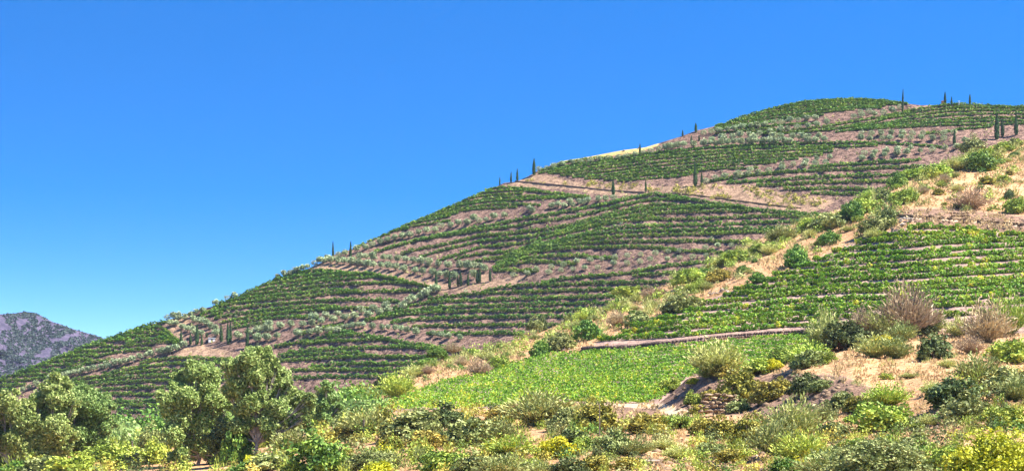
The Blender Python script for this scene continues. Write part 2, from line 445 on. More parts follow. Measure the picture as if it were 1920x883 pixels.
ROWS['U'] = '''Q3 230,400 400,370 600,345 800,320 1000,285 1200,260 1413,240 Q5 400,350 600,340 800,325 1000,318 1200,310 1413,310 Q7 0,528 200,532 400,542 600,552 740,570
Q3 300,400 500,375 700,350 900,325 1100,295 1413,265 Q5 400,380 600,365 800,350 1000,345 1250,340 1413,337 Q7 0,560 200,550
Q3 220,425 400,405 600,385 800,360 1000,330 1200,305 1413,290 Q5 400,405 600,390 850,380 1100,365 1413,355
Q3 300,430 500,415 700,395 900,370 1100,345 1413,318 Q5 400,430 600,415 800,405 1000,400 1200,388 1413,380
Q3 400,445 600,430 800,410 1000,385 1200,365 1413,345 Q5 400,455 600,440 800,430 1000,425 1250,415 1330,410
Q3 500,460 700,445 900,425 1100,400 1413,375 Q5 400,485 600,465 800,455 1000,450 1130,440
Q3 600,475 800,460 1000,435 1200,415 1413,402 Q5 400,510 600,490 800,478 950,470
Q3 760,482 950,462 1150,440 1413,425 Q5 350,535 500,520 700,522 800,515
Q3 870,490 1050,478 1200,465 1413,450 Q5 300,555
Q3 330,365 500,325 650,305 830,300'''
ROWS['V'] = '''Q6 790,740 1000,715 1200,705 1413,690 Q7 400,690 560,670
Q5 400,630 550,605 700,585 850,572 1000,555 1200,545 1413,535 Q6 1200,750 1413,740 Q7 430,735
Q5 540,640 700,635 900,620 1050,610 1250,600 1413,592 Q6 1200,805 1413,800 Q7 310,795
Q5 790,665 950,660 1150,648 1413,635 Q6 1200,855 Q7 0,855 250,850
Q5 1005,690 1200,695 1413,685 G 1603,357
Q5 1240,725 1413,735 G 1600,366'''
ROWS['T'] = '''Q6 600,198 800,172 1000,160 1200,157 1413,168
Q6 420,242 600,217 800,191 1000,179 1200,174 1413,181 Q7 380,190
Q6 300,282 500,246 700,217 900,201 1100,193 1300,190 1413,192 Q7 450,200
Q6 200,312 400,281 600,251 800,226 1000,213 1200,206 1413,206 Q7 380,212
Q6 100,348 300,316 500,286 700,256 900,236 1100,226 1413,222
Q6 20,378 200,346 400,316 600,286 800,263 1000,246 1250,238 1380,238
Q6 0,394 200,366 400,336 600,309 800,286 1000,266 1150,256
Q6 0,409 200,383 400,356 600,329 800,306 900,296
Q6 0,424 150,402 300,386 500,352'''
ROWS['W'] = '''Q6 250,406 450,391 650,376 850,366
Q6 0,452 200,432 350,421 500,411
Q6 300,445 500,435 700,420 900,400 1050,370 1200,345 1350,320 Q7 265,310 420,275 560,245 700,225 850,210 1000,208 1200,213 1413,222
Q6 400,452 600,447 800,436 1000,410 1200,377 1413,340 Q7 300,308 450,285 650,257 850,237 1050,236 1413,241
Q6 900,430 1100,400 1300,385 Q7 200,330 400,312 600,290 800,265 1000,260 1250,262 1413,259
Q6 1000,440 1200,415 1413,392 Q7 400,335 600,315 850,298 1000,290 1200,285 1413,285
Q7 0,388 200,375 400,358 600,345 850,332 1050,325 1413,315
Q7 0,404 250,392 450,380 650,362 880,355 1100,347 1413,345
Q7 0,420 150,412 400,400 650,387 880,380 1150,378 1413,370
Q7 850,420 1000,408 1150,395
Q7 600,455 750,440 850,428'''
ROWS['K'] = '''K3 450,450 560,437 700,440 850,450 950,462 1050,470 1180,490
K3 1200,502 1300,490 1413,500
K3 200,510 330,500 430,490 560,487 700,490 900,495 1100,508 1180,515
K4 990,400 1120,375 K3 350,540 500,545 650,530 800,522 1000,530 1100,545 1250,550 1413,540
K4 800,460 900,455 971,443 K3 150,610 350,600 550,585 700,570 900,562 1050,560 1130,570
K4 640,525 720,525 820,510 K3 0,680 200,660 400,650 600,640 800,625 950,610 1100,602 1413,585
K4 465,590 600,580 750,570 K3 0,735 200,715 400,700 600,690 800,670 950,665 1200,655 1413,645
K4 300,655 450,640 600,630 740,625 850,615 K3 0,785 250,765 450,755 650,745 850,730 1100,715 1413,690
K4 140,710 300,700 450,690 650,670 800,655 K3 0,825 250,820 500,800 700,790 900,785 1100,770 1413,745
K5 1130,290 K4 0,775 200,760 400,745 600,725 750,715 K3 0,870 250,860 520,850 700,840 900,825 1200,810 1413,795
K5 1040,340 1200,325 K4 0,815 200,805 400,790 600,775 800,755 971,747 K2 250,45 550,30 700,15 900,2 1200,-15 1413,-30
K5 830,410 950,400 1100,385 1250,370 1413,355 K4 500,815 750,800 K2 0,86 280,85 600,62 800,50 1000,35 1200,25 1413,15
K5 640,475 800,462 1000,445 1200,440 1413,415 K1 150,310 350,300 550,290 K2 0,150 230,140 500,115 700,105 900,95 1150,75 1413,60
K5 450,540 600,525 800,515 1000,505 1200,490 K1 0,380 200,360 400,350 600,340 K2 0,192 240,198 500,175 740,160 950,150 1200,120 1413,105
K5 265,600 400,590 600,580 800,565 1000,550 1200,530 K1 0,428 200,405 400,395 600,380 850,360 K2 400,235 700,207 900,197 1040,190 1280,180 1413,170
K5 200,650 400,635 600,620 800,605 1000,590 1200,570 K1 0,470 150,455 380,440 800,420 K2 500,300 720,287 850,280 980,268 1200,255 1413,240
K5 0,705 250,695 500,680 750,665 1000,640 1200,622 K1 0,515 150,500 370,495 560,485'''

PARCEL = {
 'A': 'on the far-left terraces beside the distant hill',
 'B': 'on low terraces behind the riverside eucalyptus trees',
 'C': 'on the left dome below the furrowed bank',
 'D': 'on long terraces ending at the scrub spur',
 'E': 'on the small arched block at the hill foot',
 'F': 'on the skyline block under the bare crest',
 'G1': 'on the wide middle block below the dirt track',
 'G2': 'on the lower fan of the middle block',
 'U': 'on the upper block below the yellow crest',
 'V': 'on short terraces right of the bare bank',
 'T': 'on the rounded summit dome',
 'W': 'on the block right of the summit dome',
 'K': 'in the near vineyard above the retaining wall',
}

SKY = parse('''G -300,790 -150,748 0,711 25,702 71,684 118,667 163,649 197,637 233,625 272,611 300,603 334,594 375,580 400,574 413,569 434,561 456,552 479,541
 504,531 517,525 549,515 572,507 583,501 608,490 628,477 664,466 687,455 728,438 749,427 785,413 821,398 860,381 887,369 909,359 925,353 945,343 968,341
 990,331 1005,322 1028,312 1050,303 1105,294 1168,282 1209,277 1232,270 1280,255 1306,245 1362,232 1385,222 1453,203 1476,197 1521,190 1566,187 1612,187
 1660,190 1695,194 1727,198 1765,197 1792,196 1826,197 1920,202 2050,212 2300,240''')
NEAR = parse('''G -300,880 0,850 150,824 205,809 262,807 330,812 420,797 560,782 620,767 660,754 700,724 740,707 790,692 830,674 870,666 920,657 960,642 1000,627 1040,612
 1080,594 1120,582 1160,568 1200,554 1240,537 1300,510 1340,494 1380,470 1420,450 1460,432 1500,416 1540,404 1580,390 1620,374 1660,354 1700,337 1740,320
 1780,304 1820,287 1860,274 1920,264 2000,252 2300,225''')
DIST = parse('G -320,640 -160,606 0,589 23,588 45,584 66,586 84,595 97,603 113,607 129,614 156,622 181,629 197,635 260,655 330,690 420,720')
sky_y = lambda x: np.interp(x, SKY[:, 0], SKY[:, 1])
near_y = lambda x: np.interp(x, NEAR[:, 0], NEAR[:, 1])
dist_y = lambda x: np.interp(x, DIST[:, 0], DIST[:, 1])

def smooth_line(p, step=2.0):
    """densify in x (rows run left to right) and round the corners"""
    p = p[np.argsort(p[:, 0], kind='stable')]
    xs = np.arange(p[0, 0], p[-1, 0] + step, step)
    ys = np.interp(xs, p[:, 0], p[:, 1])
    k = 9
    if len(xs) > k:
        pad = np.concatenate([2 * ys[0] - ys[k:0:-1], ys, 2 * ys[-1] - ys[-2:-k - 2:-1]])
        w = np.hanning(2 * k + 1); w /= w.sum()
        ys = np.convolve(pad, w, 'same')[k:-k]
    return np.stack([xs, ys], 1)

LINES = {}
def run_on(q):
    """rows that end at the scrub spur go on a little behind it"""
    x, y = q[-1]
    if abs(y - near_y(x)) < 46 and x > 640 and x < 1700:
        e = np.arange(x + 2, x + 92, 2); q = np.concatenate([q, np.stack([e, np.full(len(e), y) + (y - q[-min(20, len(q)), 1]) / (2.0 * min(19, len(q) - 1)) * (e - x)], 1)])
        q = q[q[:, 1] < near_y(q[:, 0]) + 50]
    return q
for key, txt in ROWS.items():
    L_ = [smooth_line(parse(t)) for t in txt.strip().split('\n')]
    out_ = []
    for q in L_:
        if q[-1, 0] > 1912:
            e = np.arange(q[-1, 0] + 2, q[-1, 0] + 200, 2); q = np.concatenate([q, np.stack([e, q[-1, 1] + (e - q[-1, 0]) * (q[-1, 1] - q[-min(15, len(q)), 1]) / (2.0 * min(14, len(q) - 1))], 1)])
        if q[0, 0] < 6:
            e = np.arange(q[0, 0] - 90, q[0, 0] - 1, 2); q = np.concatenate([np.stack([e, q[0, 1] + (e - q[0, 0]) * (q[min(14, len(q) - 1), 1] - q[0, 1]) / (2.0 * min(14, len(q) - 1))], 1), q])
        out_.append(run_on(q) if key != 'K' else q)
    LINES[key] = out_

def unproj(px, py, D):
    px = np.asarray(px, float); py = np.asarray(py, float)
    return np.stack([(px - 960.0) / F * D, D + 0 * px, CAMZ + (YH - py) / F * D], axis=-1)

# ------------------------------------------------------------------ depth of the terraced hill: smooth, rising, with the traced rows kept level
GX = np.arange(-300, 2301, 50.0); GY = np.arange(160, 961, 25.0)
nx, ny = len(GX), len(GY)
rows_i, cols_i, vals, rhs = [], [], [], []
nr = [0]
def eq(terms, b, w):
    for (c, v) in terms:
        rows_i.append(nr[0]); cols_i.append(c); vals.append(v * w)
    rhs.append(b * w); nr[0] += 1
idx = lambda i, j: i * nx + j
for i in range(ny):
    for j in range(nx):
        if i + 1 < ny: eq([(idx(i + 1, j), 1), (idx(i, j), -1)], -0.00072 * 25, 1.0)
        if 0 < i < ny - 1: eq([(idx(i - 1, j), 1), (idx(i, j), -2), (idx(i + 1, j), 1)], 0, 3.0)
        if 0 < j < nx - 1: eq([(idx(i, j - 1), 1), (idx(i, j), -2), (idx(i, j + 1), 1)], 0, 2.0)
        if i + 1 < ny and j + 1 < nx: eq([(idx(i, j), 1), (idx(i + 1, j), -1), (idx(i, j + 1), -1), (idx(i + 1, j + 1), 1)], 0, 2.0)
def bil(x, y):
    fx = (x - GX[0]) / 50.0; fy = (y - GY[0]) / 25.0
    j = int(min(max(math.floor(fx), 0), nx - 2)); i = int(min(max(math.floor(fy), 0), ny - 2))
    a, b = fx - j, fy - i
    return [(idx(i, j), (1 - a) * (1 - b)), (idx(i, j + 1), a * (1 - b)), (idx(i + 1, j), (1 - a) * b), (idx(i + 1, j + 1), a * b)]
for key, ls in LINES.items():
    if key == 'K': continue
    for q in ls:
        for k in range(0, len(q) - 12, 12):
            (x0, y0), (x1, y1) = q[k], q[k + 12]
            t0 = math.log(max(YH - y0, 30)); t1 = math.log(max(YH - y1, 30))
            eq(bil(x1, y1) + [(c, -v) for c, v in bil(x0, y0)], t0 - t1, 0.55)
eq(bil(1000, 600), math.log(640.0), 30.0)
A_ = np.zeros((nx * ny, nx * ny)); B_ = np.zeros(nx * ny)
ri = np.array(rows_i); ci = np.array(cols_i); va = np.array(vals); rh = np.array(rhs)
order = np.argsort(ri, kind='stable'); ri, ci, va = ri[order], ci[order], va[order]
st = np.searchsorted(ri, np.arange(nr[0] + 1))
for r_ in range(nr[0]):
    c = ci[st[r_]:st[r_ + 1]]; v = va[st[r_]:st[r_ + 1]]
    np.add.at(A_, (c[:, None], c[None, :]), v[:, None] * v[None, :])
    np.add.at(B_, c, v * rh[r_])
LG = np.linalg.solve(A_ + 1e-9 * np.eye(nx * ny), B_).reshape(ny, nx)

def far_logD(px, py):
    px = np.asarray(px, float); py = np.asarray(py, float)
    fx = np.clip((px - GX[0]) / 50.0, 0, nx - 1.001); fy = np.clip((py - GY[0]) / 25.0, 0, ny - 1.001)
    j = fx.astype(int); i = fy.astype(int); a = fx - j; b = fy - i
    return (LG[i, j] * (1 - a) + LG[i, j + 1] * a) * (1 - b) + (LG[i + 1, j] * (1 - a) + LG[i + 1, j + 1] * a) * b

# grid of the terraced hill with benches under the rows
FX = np.arange(-260, 2261, 4.5); NV = 240; FBOT = 950.0
FYg = sky_y(FX)[None, :] + (FBOT - sky_y(FX))[None, :] * np.linspace(0, 1, NV)[:, None]
FXg = np.broadcast_to(FX[None, :], FYg.shape)
FL = far_logD(FXg, FYg)
cross = [[] for _ in FX]
for key, ls in LINES.items():
    if key == 'K': continue
    for q in ls:
        j0 = int(np.searchsorted(FX, q[0, 0])); j1 = int(np.searchsorted(FX, q[-1, 0], side='right'))
        for j in range(j0, j1):
            cross[j].append(np.interp(FX[j], q[:, 0], q[:, 1]))
dT = np.zeros_like(FL)
for j, c in enumerate(cross):
    if len(c) < 2: continue
    ys = np.sort(np.array(c)); y = FYg[:, j]
    k = np.searchsorted(ys, y)                       # ys[k-1] < y <= ys[k]
    ok = (k > 0) & (k < len(ys)); kk = np.clip(k, 1, len(ys) - 1)
    up, lo = ys[kk - 1], ys[kk]; gap = lo - up
    u = np.where(gap > 0, (lo - y) / np.maximum(gap, 1e-6), 0)
    h = np.where(u < 0.35, u / 0.35 * 0.56, 0.56 + (u - 0.35) / 0.65 * 0.44)
    fade = np.clip((34 - gap) / 10, 0, 1) * np.clip((gap - 3) / 4, 0, 1)
    dT[:, j] = np.where(ok, gap * 0.00072 * (h - u) * fade, 0)
ker = np.array([0.25, 0.5, 0.25])
dT = np.apply_along_axis(lambda r: np.convolve(r, ker, 'same'), 1, dT)
FL = FL + dT + 0.0010 * noise2(FXg / 9, FYg / 5, 3) + 0.0025 * noise2(FXg / 40, FYg / 22, 4)
FD = np.exp(FL)

def far_D(px, py):
    px = np.asarray(px, float); py = np.asarray(py, float)
    fx = np.clip((px - FX[0]) / 4.5, 0, len(FX) - 1.001); j = fx.astype(int); a = fx - j
    s = sky_y(px); fy = np.clip((py - s) / (FBOT - s) * (NV - 1), 0, NV - 1.001); i = fy.astype(int); b = fy - i
    return (FD[i, j] * (1 - a) + FD[i, j + 1] * a) * (1 - b) + (FD[i + 1, j] * (1 - a) + FD[i + 1, j + 1] * a) * b
def far_pt(px, py): return unproj(px, py, far_D(px, py))

# ------------------------------------------------------------------ depth of the near slope: thin plate through measured points
NC = np.array([
 (-300, 885, 300), (-100, 858, 300), (200, 816, 305), (400, 800, 305), (560, 782, 310), (700, 726, 335), (830, 676, 350), (1000, 629, 365), (1200, 556, 385), (1440, 442, 415),
 (1600, 384, 430), (1800, 297, 455), (1920, 266, 465), (2300, 228, 480),
 (720, 757, 280), (1000, 690, 292), (1200, 657, 296), (1500, 632, 302), (1750, 622, 300), (1920, 616, 298), (2300, 610, 296),
 (760, 770, 256), (1000, 762, 246), (1220, 759, 242), (1500, 720, 262), (1920, 700, 262), (2300, 690, 262),
 (1150, 645, 304), (1400, 626, 306), (1250, 598, 320), (1420, 540, 334), (1560, 500, 338), (1700, 434, 350), (1920, 444, 346), (1920, 530, 322), (1640, 560, 316), (2300, 450, 343),
 (1800, 412, 362), (1900, 420, 358), (1800, 380, 388), (1900, 330, 424), (1700, 398, 372),
 (600, 850, 225), (1200, 850, 205), (1920, 850, 205), (-300, 960, 220), (0, 960, 210), (2300, 850, 205), (1200, 1000, 170), (0, 1100, 170), (2000, 1000, 160)], float)
BC = np.array([
 (-300, 888, 262), (0, 868, 262), (200, 838, 262), (400, 828, 258), (560, 806, 250), (760, 780, 236), (1000, 762, 232), (1120, 759, 230), (1230, 760, 226), (1290, 712, 214), (1330, 704, 210),
 (1450, 694, 208), (1540, 664, 216), (1560, 646, 224), (1650, 638, 228), (1750, 640, 224), (1920, 632, 224), (2300, 622, 220),
 (1400, 704, 203), (1400, 764, 197), (1320, 768, 203), (1600, 690, 178), (1750, 680, 182), (1500, 708, 182), (1500, 766, 176), (1590, 732, 160), (1600, 772, 155), (1700, 775, 142), (1400, 796, 166), (1500, 800, 146), (1290, 790, 184),
 (-200, 925, 200), (0, 884, 226), (300, 884, 205), (600, 884, 160), (900, 884, 132), (1200, 884, 112), (1500, 884, 98), (1920, 884, 92),
 (600, 828, 214), (900, 824, 184), (1200, 822, 158), (1800, 782, 126), (1920, 762, 130), (1920, 680, 184), (1800, 706, 164),
 (200, 858, 240), (400, 856, 228), (2300, 884, 90), (2300, 700, 180),
 (0, 1000, 120), (600, 1000, 90), (1200, 1000, 68), (1920, 1000, 57), (2300, 1000, 55), (0, 1250, 60), (1000, 1250, 42), (2000, 1250, 36)], float)
def tps_kernel(r2): return np.where(r2 > 0, r2 * np.log(np.maximum(r2, 1e-12)), 0)
def fit_tps(C):
    nq = C[:, :2] / 1000.0
    Kt = tps_kernel(((nq[:, None] - nq[None]) ** 2).sum(-1)) + 6e-3 * np.eye(len(nq))
    Pt = np.concatenate([np.ones((len(nq), 1)), nq], 1)
    W_ = np.linalg.solve(np.block([[Kt, Pt], [Pt.T, np.zeros((3, 3))]]), np.concatenate([np.log(C[:, 2]), np.zeros(3)]))
    def f(px, py):
        q = np.stack([np.asarray(px, float), np.asarray(py, float)], -1) / 1000.0; sh = q.shape[:-1]; q = q.reshape(-1, 2)
        res = np.empty(len(q))
        for s0 in range(0, len(q), 20000):
            c = q[s0:s0 + 20000]
            res[s0:s0 + 20000] = tps_kernel(((c[:, None] - nq[None]) ** 2).sum(-1)) @ W_[:-3] + W_[-3] + c @ W_[-2:]
        return res.reshape(sh)
    return f
near_log = fit_tps(NC); bank_log = fit_tps(BC)
BANK = parse('''G -300,886 0,866 200,836 330,832 400,826 560,804 640,786 760,777 880,768 1000,760 1120,757 1190,757 1232,758 1258,738 1290,708 1330,702 1400,695 1450,690 1500,680 1540,662 1560,644
 1650,636 1750,638 1830,636 1920,630 2300,620''')
bank_y = lambda x: np.interp(x, BANK[:, 0], BANK[:, 1])
NX_ = np.arange(-260, 2261, 6.0); NVN = 200; NBOT = 990.0; VEXP = 1.0; BBOT = 1260.0
vv = np.linspace(0, 1, NVN)
NYg = near_y(NX_)[None, :] + (NBOT - near_y(NX_))[None, :] * vv[:, None]
NXg = np.broadcast_to(NX_[None, :], NYg.shape)
NLg = near_log(NXg, NYg)
ROADEDGE = parse('K3 330,325 500,340 650,350 960,370 1200,390 1413,410 G 2000,430')
rx = np.interp(NXg, ROADEDGE[:, 0], ROADEDGE[:, 1]); road_in = (NXg > 1675)
ww = np.clip((NXg - 1675) / 30, 0, 1)
below = NYg > rx; yb = rx + 22
NLg = NLg + ww * np.where(below, -0.00074 * np.clip(yb - NYg, 0, 22), 0)            # steep bank under the track
NLg = NLg + ww * np.where(NYg < rx - 4, -0.0006 * np.clip(NYg - (rx - 24), 0, 20) + 0.004, 0.004 * (~below))   # the track is a bench cut in the slope
bankz = ww * np.clip(1 - np.abs(NYg - rx - 4) / 24, 0, 1)
NLg = NLg + bankz * 0.004 * noise2(NXg / 10, NYg / 6, 15)
NLg = NLg + 0.0022 * noise2(NXg / 26, NYg / 13, 11) + 0.0012 * noise2(NXg / 9, NYg / 5, 12)
for i in range(1, NVN): NLg[i] = np.minimum(NLg[i], NLg[i - 1] - 0.00008)
ND = np.exp(NLg)
def near_D(px, py):
    px = np.asarray(px, float); py = np.asarray(py, float)
    fx = np.clip((px - NX_[0]) / 6.0, 0, len(NX_) - 1.001); j = fx.astype(int); a = fx - j
    s = near_y(px); v = np.clip((py - s) / (NBOT - s), 0, 1)
    fy = np.clip(v * (NVN - 1), 0, NVN - 1.001); i = fy.astype(int); b = fy - i
    return (ND[i, j] * (1 - a) + ND[i, j + 1] * a) * (1 - b) + (ND[i + 1, j] * (1 - a) + ND[i + 1, j + 1] * a) * b
BXV = np.linspace(0, 1, 170) ** 1.3
BYg = bank_y(NX_)[None, :] + (BBOT - bank_y(NX_))[None, :] * BXV[:, None]
BXg = np.broadcast_to(NX_[None, :], BYg.shape)
BLg = bank_log(BXg, BYg) + 0.004 * noise2(BXg / 34, BYg / 13, 13) + 0.002 * noise2(BXg / 11, BYg / 5, 14)
for i in range(1, 170): BLg[i] = np.minimum(BLg[i], BLg[i - 1] - 0.00008)
BD = np.exp(BLg)
def near_pt(px, py):
    """point of the ground seen at this place of the photograph: the bank in front, or the slope behind it"""
    px = np.asarray(px, float); py = np.asarray(py, float)
    fx = np.clip((px - NX_[0]) / 6.0, 0, len(NX_) - 1.001); j = fx.astype(int); a = fx - j
    s = bank_y(px); v = np.clip((py - s) / (BBOT - s), 0, 1) ** (1 / 1.3) * 169
    fy = np.clip(v, 0, 168.999); i = fy.astype(int); b = fy - i
    db = (BD[i, j] * (1 - a) + BD[i, j + 1] * a) * (1 - b) + (BD[i + 1, j] * (1 - a) + BD[i + 1, j + 1] * a) * b
    return unproj(px, py, np.where(py >= s, db, near_D(px, py)))

def sheet(name, XG, YG, DG, mat, attrs, back_steps, back_drop):
    """one continuous terrain sheet: what is seen, plus the slope falling away behind the skyline"""
    P = unproj(XG, YG, DG); top = P[0]
    back = []
    for k, (dd, dz) in enumerate(zip(back_steps, back_drop)):
        q = top.copy(); sc = (top[:, 1] + dd) / top[:, 1]
        q[:, 0] *= sc; q[:, 1] += dd; q[:, 2] -= dz
        back.append(q)
    P = np.concatenate([np.stack(back[::-1]), P], 0)
    n_v, n_u = P.shape[:2]; nb = len(back)
    A = {k: np.concatenate([np.repeat(v[:1], nb, 0), v], 0).ravel() for k, v in attrs.items()}
    ids = np.arange(n_v * n_u).reshape(n_v, n_u)
    fs = np.stack([ids[1:, :-1], ids[1:, 1:], ids[:-1, 1:], ids[:-1, :-1]], -1).reshape(-1, 4)
    o = obj(name, np_mesh(name, P.reshape(-1, 3), fs, mat, True, A))
    tag(o, kind='structure')
    return o

def blur(a, n=2):
    a = a.astype(float)
    for _ in range(n):
        a = (np.roll(a, 1, 0) + np.roll(a, -1, 0) + np.roll(a, 1, 1) + np.roll(a, -1, 1) + 2 * a) / 6
    return a

BARE = [[(930, 345), (968, 341), (1005, 325), (1060, 338), (1100, 345), (1240, 350), (1320, 345), (1400, 350), (1480, 365), (1570, 376), (1520, 404), (1420, 386), (1250, 361), (1150, 370), (1060, 354), (965, 352)],
        [(575, 505), (600, 492), (700, 503), (850, 535), (830, 552), (760, 525), (650, 508)],
        [(310, 606), (345, 625), (345, 660), (325, 655)], [(345, 655), (370, 645), (440, 660), (420, 676), (320, 674)],
        [(330, 600), (360, 590), (350, 610), (325, 612)], [(850, 535), (930, 525), (1000, 515), (960, 535), (860, 552)],
        [(905, 515), (922, 512), (915, 530), (895, 530)]]
fb = np.zeros(FYg.shape, bool)
for pl in BARE: fb |= inside(FXg, FYg, pl)
fs_ = inside(FXg, FYg, [(1040, 303), (1105, 292), (1168, 280), (1232, 268), (1240, 272), (1195, 286), (1110, 300), (1060, 306)])
sheet('terraced_hill', FXg, FYg, FD, M['far_soil'], {'bare': blur(fb), 'straw': blur(fs_)}, (15, 60, 160, 400), (2, 14, 60, 190))

LPOLY = [(690, 768), (720, 757), (760, 745), (830, 716), (880, 706), (914, 697), (948, 687), (975, 680), (998, 672), (1027, 667), (1050, 663), (1084, 664), (1106, 661), (1152, 659), (1200, 656), (1280, 650),
         (1330, 643), (1400, 638), (1460, 632), (1530, 624), (1545, 660), (1450, 692), (1380, 696), (1290, 708), (1240, 748), (1212, 757), (1120, 757), (1000, 757), (880, 769), (800, 768), (740, 772)]
KPOLY = [(1110, 646), (1180, 622), (1240, 595), (1320, 565), (1420, 530), (1520, 490), (1640, 440), (1700, 428), (1860, 437), (2000, 445), (2260, 460), (2260, 625), (1700, 625), (1530, 618), (1440, 624), (1300, 640), (1180, 650)]
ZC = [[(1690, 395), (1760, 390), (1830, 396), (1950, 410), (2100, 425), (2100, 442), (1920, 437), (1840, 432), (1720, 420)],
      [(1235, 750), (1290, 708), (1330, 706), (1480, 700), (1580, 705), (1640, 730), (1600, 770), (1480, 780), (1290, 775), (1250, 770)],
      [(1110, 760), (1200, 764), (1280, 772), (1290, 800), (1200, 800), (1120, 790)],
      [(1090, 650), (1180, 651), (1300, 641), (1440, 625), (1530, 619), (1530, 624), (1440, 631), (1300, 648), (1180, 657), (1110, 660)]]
ZP = [[(1100, 756), (1160, 756), (1240, 757), (1300, 772), (1280, 790), (1255, 780), (1230, 766), (1150, 762)]]
def ground_zones(XG, YG, front):
    vine = np.zeros(XG.shape, bool) if front else (inside(XG, YG, LPOLY) | inside(XG, YG, KPOLY) | (YG > 640) & (XG > 1200))
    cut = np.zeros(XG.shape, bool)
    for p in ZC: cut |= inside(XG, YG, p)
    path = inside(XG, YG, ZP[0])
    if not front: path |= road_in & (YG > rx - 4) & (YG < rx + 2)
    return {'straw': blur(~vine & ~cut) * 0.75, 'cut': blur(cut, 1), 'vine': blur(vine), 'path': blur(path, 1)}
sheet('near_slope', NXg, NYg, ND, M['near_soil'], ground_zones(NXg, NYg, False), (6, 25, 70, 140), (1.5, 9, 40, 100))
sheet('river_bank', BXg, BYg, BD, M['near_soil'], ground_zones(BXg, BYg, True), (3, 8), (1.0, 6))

# distant hill
DXs = np.arange(-320, 421, 10.0); DV = 60
DYg = dist_y(DXs)[None, :] + (880 - dist_y(DXs))[None, :] * np.linspace(0, 1, DV)[:, None]
DXg = np.broadcast_to(DXs[None, :], DYg.shape)
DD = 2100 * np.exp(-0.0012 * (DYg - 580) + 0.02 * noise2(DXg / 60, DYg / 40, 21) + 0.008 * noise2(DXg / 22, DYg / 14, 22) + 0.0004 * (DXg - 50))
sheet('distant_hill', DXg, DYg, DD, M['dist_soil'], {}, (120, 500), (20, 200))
r_ = np.random.default_rng(5)
bx = r_.uniform(-80, 330, 9500); by = dist_y(bx) + 2 + r_.uniform(0, 1, 9500) ** 1.1 * 160
keep = 0.3 * noise2(bx / 30, by / 18, 31) + noise2(bx / 9, by / 6, 32) > -0.28
bx, by = bx[keep], by[keep]
fj = np.clip(np.interp(bx, DXs, np.arange(len(DXs))), 0, len(DXs) - 1.001); fi = np.clip((by - dist_y(bx)) / (880 - dist_y(bx)) * (DV - 1), 0, DV - 1.001)
i0, j0 = fi.astype(int), fj.astype(int); fa, fb_ = fj - j0, fi - i0
bd = (DD[i0, j0] * (1 - fa) + DD[i0, j0 + 1] * fa) * (1 - fb_) + (DD[i0 + 1, j0] * (1 - fa) + DD[i0 + 1, j0 + 1] * fa) * fb_
bp = unproj(bx, by, bd)
nl = 7
bs_ = r_.uniform(0.8, 2.4, (len(bp), 1, 1))
dirs = unit(r_.normal(size=(len(bp), nl, 3))) * np.array([1, 1, 0.75])
dirs[..., 2] = np.abs(dirs[..., 2])
Pb = (bp[:, None, :] + dirs * bs_).reshape(-1, 3)
U_, V_ = rand_axes(r_, len(Pb), 1.2, 0.8)
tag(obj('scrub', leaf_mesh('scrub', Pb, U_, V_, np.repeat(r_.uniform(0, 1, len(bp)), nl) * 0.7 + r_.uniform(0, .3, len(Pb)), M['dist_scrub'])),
    'dark haze-tinted scrub dotted over the distant hill behind the vineyards', 'scrub', kind='stuff')

# ground and river
def flat(name, x0, x1, y0, y1, z, mat):
    me = np_mesh(name, np.array([(x0, y0, z), (x1, y0, z), (x1, y1, z), (x0, y1, z)], float), np.array([(0, 1, 2, 3)]), mat)
    return tag(obj(name, me), kind='structure')
flat('ground', -4500, 4500, -900, 6000, -1.5, M['ground'])
mw, n_, l_ = new_mat('river_water')
o_ = n_.new('ShaderNodeOutputMaterial'); b_ = n_.new('ShaderNodeBsdfPrincipled'); b_.inputs['Base Color'].default_value = (.03, .05, .04, 1); b_.inputs['Roughness'].default_value = .12
t_ = n_.new('ShaderNodeTexNoise'); t_.inputs['Scale'].default_value = .8; u_ = n_.new('ShaderNodeBump'); u_.inputs['Strength'].default_value = .2
l_.new(t_.outputs['Fac'], u_.inputs['Height']); l_.new(u_.outputs['Normal'], b_.inputs['Normal']); l_.new(b_.outputs['BSDF'], o_.inputs['Surface'])
flat('river', -2500, 2500, -180, 75, -0.2, mw)
print('terrain', round(time.time() - T0, 1), 'far depth', FD.min().round(), FD.max().round(), 'near', ND.min().round(), ND.max().round(), BD.min().round(), BD.max().round())

